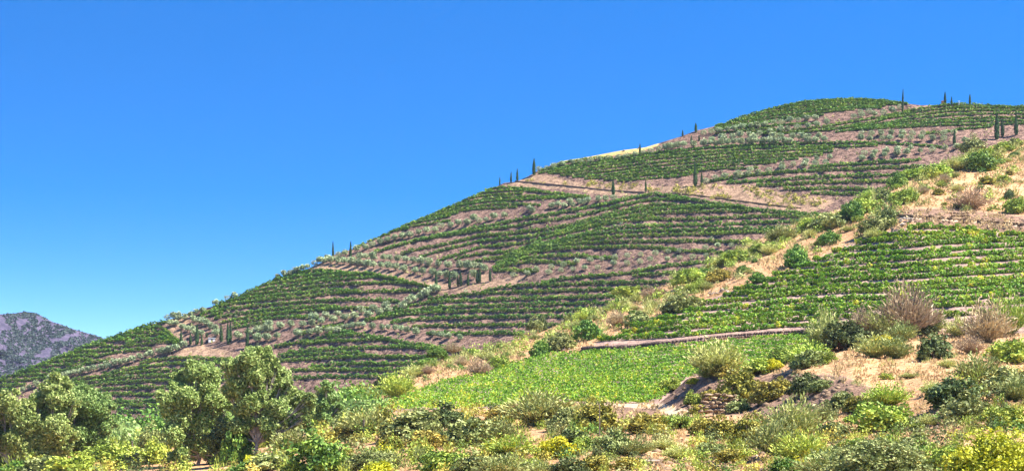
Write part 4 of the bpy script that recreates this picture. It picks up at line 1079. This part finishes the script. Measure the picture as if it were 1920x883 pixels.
for (k, z), its in bins.items():
    its.sort(key=lambda q: q[0])
    for i, (x, y, w, h, _) in enumerate(its):
        kk = k
        lab = f'{ADJ[k]} shrub {z}' if len(its) == 1 else f'{ordinal(i + 1)} {ADJ[k]} shrub from the left {z}'
        g_ = (1.05 if k.startswith('big') else 1.34 if y > 690 else 1.3) * (.82 if k == 'dry' else 1)
        place(kk, 'shrub', x, y, w * g_, h * (1.1 if k.startswith('big') else 1.32 if y > 690 else 1.28) * (.9 if k == 'dry' else 1), near_pt, rsh, lab, 'shrub', None, ('foliage', 'stems'), 0.03)
        n_sh += 1
print('shrubs', n_sh, round(time.time() - T0, 1))

# low undergrowth that nobody could count, one mass per kind of foliage
BANKV = [(-60, 888), (0, 868), (200, 840), (330, 836), (400, 830), (560, 808), (700, 784), (880, 772), (1000, 764), (1110, 762), (1160, 800), (1230, 812), (1300, 790), (1480, 790), (1560, 812), (1640, 790),
         (1700, 800), (1740, 770), (1780, 740), (1850, 700), (1960, 690), (1960, 900), (-60, 900)]
LOWBEHIND = [(-60, 850), (200, 812), (400, 800), (560, 786), (640, 764), (690, 770), (720, 778), (560, 812), (400, 838), (200, 848), (-60, 890)]
CLEAR = [(1440, 660), (1960, 640), (1960, 700), (1780, 720), (1640, 730), (1480, 700)]
def undergrowth(name, label, mk, poly, n, smin, smax, nl, leaf, seed, blade=False, crest=None, keepout=(), ptf=near_pt):
    r = np.random.default_rng(seed)
    P_ = np.array(poly); xs = r.uniform(P_[:, 0].min(), P_[:, 0].max(), n * 8); ys = r.uniform(P_[:, 1].min(), P_[:, 1].max(), n * 8)
    k = inside(xs, ys, poly)
    for q in keepout: k &= ~inside(xs, ys, q)
    k &= noise2(xs / 26, ys / 15, seed) > -0.35
    if crest: k &= r.uniform(0, 1, len(xs)) < np.clip(1 - (ys - near_y(xs)) / crest, .3, 1)
    xs, ys = xs[k][:n], ys[k][:n]
    B = ptf(xs, ys); m = len(B)
    w = r.uniform(smin, smax, (m, 1)) * B[:, 1:2] / F; h = w * r.uniform(.5, .85, (m, 1))
    d = unit(r.normal(size=(m, nl, 3))); d[..., 2] = np.abs(d[..., 2])
    lob = 1 + .35 * noise2(np.arctan2(d[..., 1], d[..., 0]) * 1.9, d[..., 2] * 4 + np.arange(m)[:, None] * 5.7, seed + 1)
    rad = r.uniform(.25, 1, (m, nl)) ** .55 * lob
    off = d * rad[..., None] * np.concatenate([w * .5, w * .5, h], 1)[:, None, :]
    P = (B[:, None, :] + off).reshape(-1, 3)
    lf = np.repeat(w[:, 0], nl)[:, None] * leaf
    if blade:
        ax = unit(d.reshape(-1, 3) + np.array([0, 0, .8]) + r.normal(0, .3, (len(P), 3))); sd = unit(np.cross(ax, unit(r.normal(size=(len(P), 3)))))
        U = ax * lf * 1.9; V = sd * lf * .30
    else:
        U, V = rand_axes(r, len(P), 1.0, .6, d.reshape(-1, 3), .7); U *= lf; V *= lf
    t = np.clip(np.repeat(r.normal(.5, .2, m), nl) + r.normal(0, .17, len(P)), 0, 1)
    return tag(obj(name, leaf_mesh(name, P, U, V, t, M[mk])), label, 'undergrowth', kind='stuff')
undergrowth('undergrowth', 'pale feathery low scrub covering the dry spur', 'broom', SPUR, 420, 12, 28, 110, .075, 301, True, 90)
undergrowth('undergrowth', 'yellow-green low scrub along the crest of the dry spur', 'yg', SPUR, 480, 12, 30, 120, .075, 302, False, 55)
undergrowth('undergrowth', 'grey low scrub scattered through the dry spur', 'gray', SPUR, 300, 10, 26, 110, .075, 303, False, 90)
undergrowth('undergrowth', 'fresh green low scrub dotted over the dry spur', 'green', SPUR, 120, 9, 22, 110, .075, 304, False, 90)
undergrowth('undergrowth', 'grey-green low growth filling the riverbank between the shrubs', 'gray', BANKV, 34, 26, 56, 210, .06, 311, False, None, (CLEAR,))
undergrowth('undergrowth', 'olive-brown low growth filling the riverbank between the shrubs', 'ob', BANKV, 80, 24, 50, 210, .06, 312, False, None, (CLEAR,))
undergrowth('undergrowth', 'feathery yellow-green low growth on the riverbank', 'yg', BANKV, 90, 22, 48, 210, .056, 313, True, None, (CLEAR,))
undergrowth('undergrowth', 'yellow-green leafy low growth on the riverbank', 'yg', BANKV, 170, 24, 48, 210, .06, 318, False, None, (CLEAR,))
undergrowth('undergrowth', 'bright green leafy low growth on the riverbank', 'green', BANKV, 60, 24, 48, 210, .06, 319, False, None, (CLEAR,))
undergrowth('undergrowth', 'yellow flecks of low growth on the riverbank', 'yellow', BANKV, 26, 16, 34, 150, .075, 320, False, None, (CLEAR,))
undergrowth('undergrowth', 'added dark low growth imitating shaded gaps between the riverbank shrubs', 'dark', BANKV, 150, 24, 46, 150, .06, 314, False, None, (CLEAR,))  # dark leaves added to stand for shaded gaps between the shrubs
undergrowth('undergrowth', 'mixed green growth at the foot of the terraces by the river', 'green', LOWBEHIND, 120, 32, 78, 210, .056, 315)
undergrowth('undergrowth', 'grey-green growth at the foot of the terraces by the river', 'pop', LOWBEHIND, 110, 32, 84, 210, .056, 316)
undergrowth('undergrowth', 'sparse pale tufts in the sandy clearing', 'broom', CLEAR, 60, 8, 18, 90, .07, 317, True)
FARSOIL = [(0, 730), (400, 575), (600, 500), (980, 345), (1300, 262), (1560, 195), (1900, 205), (1900, 260), (1640, 372), (1440, 430), (1200, 540), (1000, 618), (700, 715), (560, 770), (200, 800), (0, 790)]
undergrowth('weeds', 'small dry weeds dotting the bare earth between the vine rows', 'broom', FARSOIL, 1300, 2.5, 6.5, 15, .19, 330, False, None, (), far_pt)
undergrowth('weeds', 'dark dry scrub tufts on the bare earth bank across the hill', 'ob', [(960, 338), (1240, 348), (1400, 350), (1560, 376), (1510, 398), (1250, 362), (1060, 352)], 260, 4, 11, 36, .13, 331, False, None, (), far_pt)
undergrowth('weeds', 'grey-green tufts dotting the terraces of the hill', 'olive', FARSOIL, 180, 4, 9, 30, .14, 332, False, None, (), far_pt)

# ------------------------------------------------------------------ the big riverside trees
def big_tree(name, label, bx, by, lobes, kind, leafn, leaf, seed, bark='pale_bark', cat='tree'):
    """lobes: crown masses as seen (x, y, radius in photo pixels); every one gets a limb and its own place in depth"""
    r = np.random.default_rng(seed)
    B = near_pt(bx, by); D = float(B[1]); s = D / F
    o = empty(name, tuple(float(q) for q in B))
    C = []; RR = []
    extra = []
    for (lx, ly, lr) in lobes:
        extra.append((lx, ly, lr * .82))
        for _ in range(4):
            a_ = r.uniform(0, 6.28); extra.append((lx + math.cos(a_) * lr * 1.05, ly + math.sin(a_) * lr * .85, lr * r.uniform(.28, .55)))
    for (lx, ly, lr) in extra:
        C.append(((lx - bx) * s, r.uniform(-0.9, 0.9) * lr * s * 1.5, (by - ly) * s)); RR.append(lr * s)
    C = np.array(C); RR = np.array(RR)
    PP, TT, OU = [], [], []
    for c, rr in zip(C, RR):
        nc = max(int(24 * (rr / RR.mean()) ** 2), 8)
        d = unit(r.normal(size=(nc, 3))); cc = c + d * rr * (r.uniform(.25, 1, (nc, 1)) ** .5) * np.array([.92, .92, .86])
        nl_ = int(0.42 * leafn * (rr / RR.mean()) ** 2 / nc)
        for q in cc:
            cr = rr * r.uniform(.2, .4)
            dd = unit(r.normal(size=(nl_, 3))) * r.uniform(.2, 1, (nl_, 1)) ** .45
            p = q + dd * cr * np.array([1, 1, .9]); p[:, 2] -= 0.25 * cr * np.abs(r.normal(size=nl_))
            PP.append(p); TT.append(np.clip(r.normal(.5, .15) + r.normal(0, .17, nl_), 0, 1)); OU.append(unit(dd + .4 * unit(p - c)))
        nf = int(0.24 * leafn * (rr / RR.mean()) ** 2)                 # loose sprays between the clumps
        dd = unit(r.normal(size=(nf, 3))); p = c + dd * rr * r.uniform(.35, 1.12, (nf, 1)); p[:, 2] -= .1 * rr * np.abs(r.normal(size=nf))
        PP.append(p); TT.append(np.clip(r.normal(.5, .22, nf), 0, 1)); OU.append(dd)
    PP = np.concatenate(PP); TT = np.concatenate(TT); OU = np.concatenate(OU)
    U, V = rand_axes(r, len(PP), leaf * .66, .5, OU, .25)
    obj('crown', leaf_mesh('crown', PP, U, V, TT, M[kind]), o)
    zt = C[:, 2].min() * .6 + C[:, 2].mean() * .25
    top = np.array([C[:, 0].mean() * .5, 0, zt]); t = np.linspace(0, 1, 6)[:, None]
    tr = np.array([0, 0, -1.0]) * (1 - t) + top * t + r.normal(0, .12, (6, 3)) * t * (1 - t) * 4
    tw = 0.022 * (C[:, 2] + RR).max()
    v, f = tubes([(tr, tw * (1 - .45 * t[:, 0]))], 8)
    obj('trunk', np_mesh('trunk', v, f, M[bark], True), o)
    paths = []
    for c, rr in zip(C, RR):
        t = np.linspace(0, 1, 6)[:, None]
        st_ = tr[3] + (tr[5] - tr[3]) * r.uniform(0, 1)
        mid = st_ * .5 + c * .5 + np.array([0, 0, -.10]) * np.linalg.norm(c - st_)
        pts = st_ * (1 - t) ** 2 + 2 * mid * t * (1 - t) + c * t ** 2
        paths.append((pts, tw * .5 * (1 - .8 * t[:, 0])))
        for _ in range(3):
            e = c + unit(r.normal(size=3)) * rr * .8; t3 = np.linspace(0, 1, 4)[:, None]
            b0 = pts[3]; paths.append((b0 * (1 - t3) + e * t3 + r.normal(0, .1, (4, 3)) * t3 * (1 - t3), tw * .2 * (1 - .8 * t3[:, 0])))
    v, f = tubes(paths, 5)
    obj('limbs', np_mesh('limbs', v, f, M[bark], True), o)
    tag(o, label, cat, 'tall trees by the river')
big_tree('eucalyptus_tree', 'tall rounded eucalyptus at the far left with a brownish domed top', 88, 872, [(100, 728, 26), (70, 748, 26), (122, 748, 24), (88, 775, 34), (58, 790, 30), (112, 800, 32), (80, 825, 30), (60, 848, 24), (105, 848, 24)], 'euc', 1500, .30, 101)
big_tree('eucalyptus_tree', 'leafy light green eucalyptus with visible pale trunk at the left', 135, 862, [(142, 745, 26), (165, 758, 28), (190, 770, 24), (135, 778, 28), (172, 790, 30), (200, 790, 18), (150, 815, 26), (185, 822, 22), (130, 830, 20), (160, 845, 18), (195, 842, 14)], 'pop', 1300, .28, 102)
big_tree('eucalyptus_tree', 'olive-green eucalyptus cut by the left edge of the frame', 12, 880, [(15, 752, 26), (-20, 770, 36), (35, 772, 26), (10, 800, 30), (-30, 815, 34), (35, 825, 28), (8, 842, 24)], 'euc', 1300, .30, 103)
big_tree('eucalyptus_tree', 'tallest golden-green eucalyptus with open limbs in its crown', 476, 862, [(470, 676, 24), (500, 670, 18), (440, 690, 20), (478, 702, 26), (525, 705, 24), (448, 722, 24), (505, 738, 28), (540, 735, 20), (470, 755, 26), (522, 765, 22), (560, 748, 22), (575, 768, 18), (470, 785, 22), (505, 795, 22), (445, 800, 20), (540, 790, 18)], 'euc', 1050, .27, 104)
big_tree('eucalyptus_tree', 'broad eucalyptus with dark lower branches left of the tallest one', 372, 872, [(375, 698, 22), (400, 700, 18), (345, 715, 20), (390, 725, 26), (355, 745, 28), (325, 752, 24), (405, 752, 26), (310, 768, 16), (345, 785, 28), (385, 785, 30), (415, 795, 26), (330, 815, 26), (375, 825, 30), (408, 835, 26), (345, 850, 20), (395, 855, 20)], 'euc', 1200, .27, 105)
big_tree('poplar_tree', 'slender pale green poplar right of the tall eucalyptus', 612, 806, [(612, 722, 12), (602, 735, 13), (620, 742, 15), (606, 758, 16), (625, 768, 15), (608, 782, 16)], 'pop', 600, .26, 106)
big_tree('dark_oak_tree', 'dark shadowy small tree filling the gap under the broad eucalyptus', 440, 868, [(430, 808, 22), (455, 815, 20), (405, 822, 20), (440, 838, 22)], 'dark', 700, .24, 107, 'bark')

# ------------------------------------------------------------------ stones, walls, posts and the small built things
def stone_mesh(seed, mat, flatten=.7):
    r = np.random.default_rng(seed); bm = bmesh.new()
    bmesh.ops.create_icosphere(bm, subdivisions=1, radius=.5)
    for v in bm.verts:
        v.co = Vector([c * (1 + r.uniform(-.28, .28)) for c in v.co]); v.co.z *= flatten
    me = bpy.data.meshes.new('stone'); bm.to_mesh(me); bm.free(); me.materials.append(mat)
    return me
STN = {k: [stone_mesh(200 + i, M[k]) for i in range(4)] for k in ('stone', 'pale_stone', 'wall_stone', 'dark_stone')}
rk = np.random.default_rng(55)
def stone_pile(px, py, wpx, hpx, n, mk, label):
    B = near_pt(px, py); s = float(B[1]) / F
    o = empty('stone_pile', tuple(float(q) for q in B))
    for i in range(n):
        u = rk.uniform(-1, 1); v = rk.uniform(0, 1) * (1 - abs(u) * .6)
        c = obj('stone', STN[mk][int(rk.integers(4))], o)
        c.location = (u * wpx / 2 * s, rk.uniform(-.5, .5) + v * .8, v * hpx * s + .05)
        q = rk.uniform(.35, .85) * min(hpx * s * .55, .9)
        c.scale = (q * 1.3, q, q); c.rotation_euler = (rk.uniform(-.4, .4), rk.uniform(-.4, .4), rk.uniform(0, 6))
    tag(o, label, 'stone pile', 'stone piles at the ends of vine rows')
stone_pile(1297, 582, 22, 12, 16, 'stone', 'grey stone heap beside the dark olive shrub at a row end')
stone_pile(1350, 552, 44, 13, 24, 'stone', 'long grey stone heap at the head of vine rows on the spur')
stone_pile(1516, 494, 20, 9, 14, 'stone', 'stone heap right of the green bush on the spur')
stone_pile(1442, 522, 16, 8, 10, 'stone', 'small stone heap left of the upper vineyard rows')
stone_pile(1592, 464, 26, 8, 14, 'pale_stone', 'pale stone heap below the feathery scrub at the upper row ends')
stone_pile(1698, 422, 32, 18, 26, 'pale_stone', 'bright pile of pale boulders under the stone track')
stone_pile(1064, 658, 16, 8, 10, 'pale_stone', 'pale stones at the left end of the red retaining wall')

def ribbon_wall(name, label, line, ptf, height, thick, mk, stone_px=None, cat='wall', hpx=None):
    """a low dry wall following the slope: a solid core with a face of uneven stones in front"""
    q = smooth_line(parse(line), 4.0); P = ptf(q[:, 0], q[:, 1]); n = len(P)
    tg = unit(np.gradient(P, axis=0)); sd = unit(np.cross(tg, np.array([[0, 0, 1.0]])))     # towards the viewer
    rr = np.random.default_rng(n)
    hh = height * (1 + .15 * noise2(q[:, 0] / 14, q[:, 1] * 0, 61))
    z = np.array([[0, 0, 1.0]])
    a = P + sd * thick - z * .6; b = P + sd * thick + z * hh[:, None]; c = P - sd * thick + z * hh[:, None]; d = P - sd * thick - z * .6
    V = np.stack([a, b, c, d], 1).reshape(-1, 3); fs = []
    for i in range(n - 1):
        for k in range(4):
            kk = (k + 1) % 4; fs.append((i * 4 + k, (i + 1) * 4 + k, (i + 1) * 4 + kk, i * 4 + kk))
    o = obj(name, np_mesh(name, V, np.array(fs), M[mk])); tag(o, label, cat)
    # facing stones, too small to pick apart singly: one part
    VS, FS, off = [], [], 0
    base = [np.array([v.co[:] for v in m.vertices]) for m in STN['stone']]; fcs = np.array([p.vertices[:] for p in STN['stone'][0].polygons])
    L_ = np.concatenate([[0], np.cumsum(np.linalg.norm(np.diff(P, axis=0), axis=1))])
    rows_n = max(int(height / .32), 2)
    for rw in range(rows_n):
        t = 0.0
        while t < L_[-1]:
            w = rr.uniform(.35, .8); p0 = np.array([np.interp(t, L_, P[:, k]) for k in range(3)]); s0 = np.array([np.interp(t, L_, sd[:, k]) for k in range(3)])
            c0 = p0 + s0 * (thick + .03) + np.array([0, 0, (rw + .5) * height / rows_n])
            vb = base[int(rr.integers(4))] * np.array([w, .35, height / rows_n * 1.25])
            an = math.atan2(s0[0], -s0[1]); ca, sa = math.cos(an), math.sin(an)
            vb = np.stack([vb[:, 0] * ca - vb[:, 1] * sa, vb[:, 0] * sa + vb[:, 1] * ca, vb[:, 2]], 1)
            VS.append(vb + c0); FS.append(fcs + off); off += len(vb); t += w
    f = obj('facing_stones', np_mesh('facing_stones', np.concatenate(VS), np.concatenate(FS), M[mk]), o)
    f['kind'] = 'stuff'
    return o
ribbon_wall('retaining_wall', 'long low dark red stone wall between the near vineyard and the green field', 'K5 -120,790 0,785 300,772 550,745 760,722 950,697 1050,687 1413,660 K1 380,552', near_pt, .8, .25, 'dark_stone')
ribbon_wall('track_wall', 'stone edge of the track cut across the dry hillside', 'K3 330,330 500,343 650,353 960,373 1200,393 1413,413 G 1990,428', near_pt, .5, .25, 'wall_stone')
ribbon_wall('terrace_wall', 'dark low wall crossing the bare crest down from the skyline cypresses', 'Q3 30,490 250,508 500,532 750,560 900,572 1090,582', far_pt, .45, .25, 'dark_stone')
ribbon_wall('terrace_wall', 'thin ochre wall line crossing the bare earth bank', 'Q4 380,103 600,125 800,152 1000,178 1200,203 1413,226', far_pt, .5, .25, 'wall_stone')

# masonry remains in the broken bank: every block is a part
B = near_pt(1352, 776); sB = float(B[1]) / F
bank = empty('ruined_stone_wall', tuple(float(q) for q in B))
for row in range(5):
    x = -46 + row * 3 + rk.uniform(0, 5)
    while x < 34 - row * 2:
        w = rk.uniform(6, 19)
        c = obj('block', STN['wall_stone'][int(rk.integers(4))], bank)
        c.location = ((x + w / 2) * sB, row * .18 + rk.uniform(-.25, .2), (7 + row * 7.2 + rk.uniform(-1.6, 1.6)) * sB)
        c.scale = (w * sB * rk.uniform(1.0, 1.35), .9, rk.uniform(7.5, 12) * sB); c.rotation_euler = (rk.uniform(-.3, .3), rk.uniform(-.18, .18), rk.uniform(-.3, .3))
        x += w
tag(bank, 'ruined ochre masonry wall in the shadowy broken bank', 'wall')
B = near_pt(1800, 410); sB = float(B[1]) / F
bank = empty('ruined_stone_wall', tuple(float(q) for q in B))
for row in range(3):
    x = -20 + rk.uniform(0, 4)
    while x < 18:
        w = rk.uniform(6, 11); c = obj('block', STN['wall_stone'][int(rk.integers(4))], bank)
        c.location = ((x + w / 2) * sB, .1 * row, (2 + row * 4.4) * sB); c.scale = (w * sB * 1.15, .8, 6 * sB); x += w
tag(bank, 'short ochre masonry face above the hillside track', 'wall')

def box(bm, x0, x1, y0, y1, z0, z1, bev=0.0):
    vs = [bm.verts.new(p) for p in ((x0, y0, z0), (x1, y0, z0), (x1, y1, z0), (x0, y1, z0), (x0, y0, z1), (x1, y0, z1), (x1, y1, z1), (x0, y1, z1))]
    fs = [bm.faces.new([vs[i] for i in f]) for f in ((3, 2, 1, 0), (4, 5, 6, 7), (0, 1, 5, 4), (1, 2, 6, 5), (2, 3, 7, 6), (3, 0, 4, 7))]
    if bev: bmesh.ops.bevel(bm, geom=list({e for f in fs for e in f.edges}), offset=bev, segments=1, affect='EDGES')
def bm_obj(name, bm, mat, parent=None):
    me = bpy.data.meshes.new(name); bm.to_mesh(me); bm.free(); me.materials.append(mat)
    return obj(name, me, parent)
# little shed by the cypresses
B = far_pt(397, 639.5)
shed = empty('shed', tuple(float(q) for q in B), R(12))
bm = bmesh.new(); box(bm, -1.3, 1.3, -.9, .9, -.5, 1.15); bm_obj('wall', bm, M['white'], shed)
bm = bmesh.new()
for sx in (-1, 1): box(bm, -1.5, 1.5, -1.1 if sx < 0 else .002, -.002 if sx < 0 else 1.1, 1.155, 1.32)
rf = bm_obj('roof', bm, M['metal'], shed)
bm = bmesh.new(); box(bm, -.3, .35, -.935, -.903, -.3, .85); bm_obj('door', bm, M['wood'], shed)
tag(shed, 'little white shed among the cypresses on the left terraces', 'shed')
# orange pillar and thin mast on the skyline
B = far_pt(1767.5, 198.5)
pil = empty('brick_pillar', tuple(float(q) for q in B))
bm = bmesh.new(); box(bm, -.5, .5, -.5, .5, -.5, 1.7, .04); bm_obj('shaft', bm, M['brick'], pil)
bm = bmesh.new(); box(bm, -.62, .62, -.62, .62, 1.703, 1.95, .05); bm_obj('cap', bm, M['brick'], pil)
tag(pil, 'squat orange brick pillar on the skyline beside a cypress', 'pillar')
def post(name, px, py, hpx, wm, ptf, mat, label, cat, arm=False):
    B = ptf(px, py); h = hpx / F * float(B[1]); o = empty(name, tuple(float(q) for q in B))
    v, f = tubes([(np.array([(0, 0, -.5), (.01, 0, h * .5), (0, 0, h)]), np.array([wm, wm * .95, wm * .8]))], 7)
    obj('shaft', np_mesh('shaft', v, f, mat, True), o)
    bm = bmesh.new()
    if arm: box(bm, -wm * 4, wm * 4, -wm * .6, wm * .6, h + .002, h + wm * 1.6, wm * .2)
    else: box(bm, -wm * 1.1, wm * 1.1, -wm * 1.1, wm * 1.1, h + .002, h + wm * .9, wm * .2)
    bm_obj('cap', bm, mat, o); tag(o, label, cat)
post('mast', 1798, 198.5, 8, .12, far_pt, M['metal'], 'thin pale mast on the skyline between two cypresses', 'mast', True)
post('wooden_post', 1673, 441, 11, .28, near_pt, M['wood'], 'stubby dark post at the top left corner of the upper vineyard', 'post')
post('wooden_post', 682, 822, 34, .12, near_pt, M['wood'], 'dark post sticking out of the grey-green bushes on the bank', 'post')
post('wooden_post', 248, 866, 38, .12, near_pt, M['wood'], 'thin dark post between the two groups of eucalyptus', 'post')
post('marker_pole', 1124, 826, 70, .05, near_pt, M['wood'], 'thin weathered pole rising from shrubs below the green field', 'pole')
for x, y, w in ((1170, 283.5, 1.3), (1198, 278.5, .9)):
    B = far_pt(x, y); o = obj('boulder', STN['pale_stone'][1]); o.location = (float(B[0]), float(B[1]), float(B[2]) + .3); o.scale = (w, w, w * .9)
    tag(o, ('larger' if w > 1 else 'smaller') + ' white boulder on the yellow grass skyline', 'boulder')
# concrete slab over the little culvert
B = near_pt(1196, 868); sB = float(B[1]) / F
cv = empty('culvert', tuple(float(q) for q in B), R(-2))
bm = bmesh.new(); box(bm, -21 * sB, 40 * sB, -.5, 1.6, 3.2 * sB, 6.2 * sB, .02); bm_obj('slab', bm, M['concrete'], cv)
for x0, x1 in ((-21, -17), (17, 39)):
    bm = bmesh.new(); box(bm, x0 * sB, x1 * sB, -.42, 1.5, -1, 3.19 * sB); bm_obj('side_wall', bm, M['stone'], cv)
tag(cv, 'low concrete slab over a dark culvert mouth at the bottom of the bank', 'culvert')

# loose stones on the cut banks and near paths
sp = []
for poly, n in (([(1690, 398), (1830, 400), (1950, 412), (1950, 437), (1840, 432), (1720, 420)], 420), ([(1235, 752), (1290, 710), (1480, 702), (1600, 712), (1600, 770), (1290, 776)], 420),
                ([(1160, 830), (1480, 820), (1480, 884), (1160, 884)], 260), ([(1690, 765), (1760, 770), (1760, 812), (1700, 812)], 60), ([(960, 345), (1240, 355), (1560, 378), (1500, 396), (1250, 362), (980, 350)], 0)):
    xs = rk.uniform(min(p[0] for p in poly), max(p[0] for p in poly), n * 3); ys = rk.uniform(min(p[1] for p in poly), max(p[1] for p in poly), n * 3)
    k = inside(xs, ys, poly); sp.append(np.stack([xs[k], ys[k]], 1)[:int(n * .7)])
sp = np.concatenate(sp); Pp = near_pt(sp[:, 0], sp[:, 1])
base = [np.array([v.co[:] for v in m.vertices]) for m in STN['stone']]; fcs = np.array([p.vertices[:] for p in STN['stone'][0].polygons])
VS = np.concatenate([base[i % 4] * rk.uniform(.2, .9) + Pp[i] for i in range(len(Pp))]); FS = np.concatenate([fcs + i * len(base[0]) for i in range(len(Pp))])
tag(obj('rubble', np_mesh('rubble', VS, FS, M['wall_stone'])), 'loose brown schist rubble strewn over the cut banks and paths', 'rubble', kind='stuff')

# dry grass
rg = np.random.default_rng(91)
gx = rg.uniform(640, 2140, 260000); gy = rg.uniform(262, 884, 260000)
k = (gy > near_y(gx) + 1) & ~inside(gx, gy, LPOLY) & ~inside(gx, gy, KPOLY)
k &= noise2(gx / 14, gy / 7, 71) + .5 * noise2(gx / 4, gy / 2.5, 72) > -0.05
gx, gy = gx[k], gy[k]
k = ~inside(gx, gy, [(1235, 750), (1290, 708), (1480, 700), (1640, 730), (1600, 770), (1290, 775)])
gx, gy = gx[k][:110000], gy[k][:110000]
Pg = near_pt(gx, gy); Dg = Pg[:, 1:2]; ng = len(Pg)
h_ = rg.uniform(.25, .6, (ng, 1)) * np.clip(Dg / 250, .5, 1.3)
up = unit(np.array([[0, 0, 1.0]]) + rg.normal(0, .32, (ng, 3)))
sd_ = unit(np.cross(up, unit(rg.normal(size=(ng, 3)))))
Ug = up * h_ * .5; Vg = sd_ * (0.022 + .0004 * Dg) * rg.uniform(.6, 1.3, (ng, 1))
tg_ = np.clip(.5 + .2 * rg.normal(size=ng) + .25 * noise2(gx / 20, gy / 10, 73), 0, 1)
tag(obj('dry_grass', leaf_mesh('dry_grass', Pg + Ug * .9, Ug, Vg, tg_, M['straw'])), 'straw-coloured dry grass covering the spur and the sandy clearing', 'dry grass', kind='stuff')

# ------------------------------------------------------------------ the thin summer haze
HAZE = 0.00004
bm = bmesh.new(); box(bm, -4600, 4600, -1000, 6100, -2.6, 430)
mh_, n_, l_ = new_mat('haze_air')
o_ = n_.new('ShaderNodeOutputMaterial'); v_ = n_.new('ShaderNodeVolumePrincipled')
v_.inputs['Color'].default_value = (.62, .74, 1.0, 1); v_.inputs['Density'].default_value = HAZE; v_.inputs['Anisotropy'].default_value = 0.0
l_.new(v_.outputs['Volume'], o_.inputs['Volume'])
tag(bm_obj('haze', bm, mh_), 'thin bluish summer haze hanging over the valley', 'haze', kind='stuff')

print('done', round(time.time() - T0, 1), 'objects', len(bpy.data.objects))
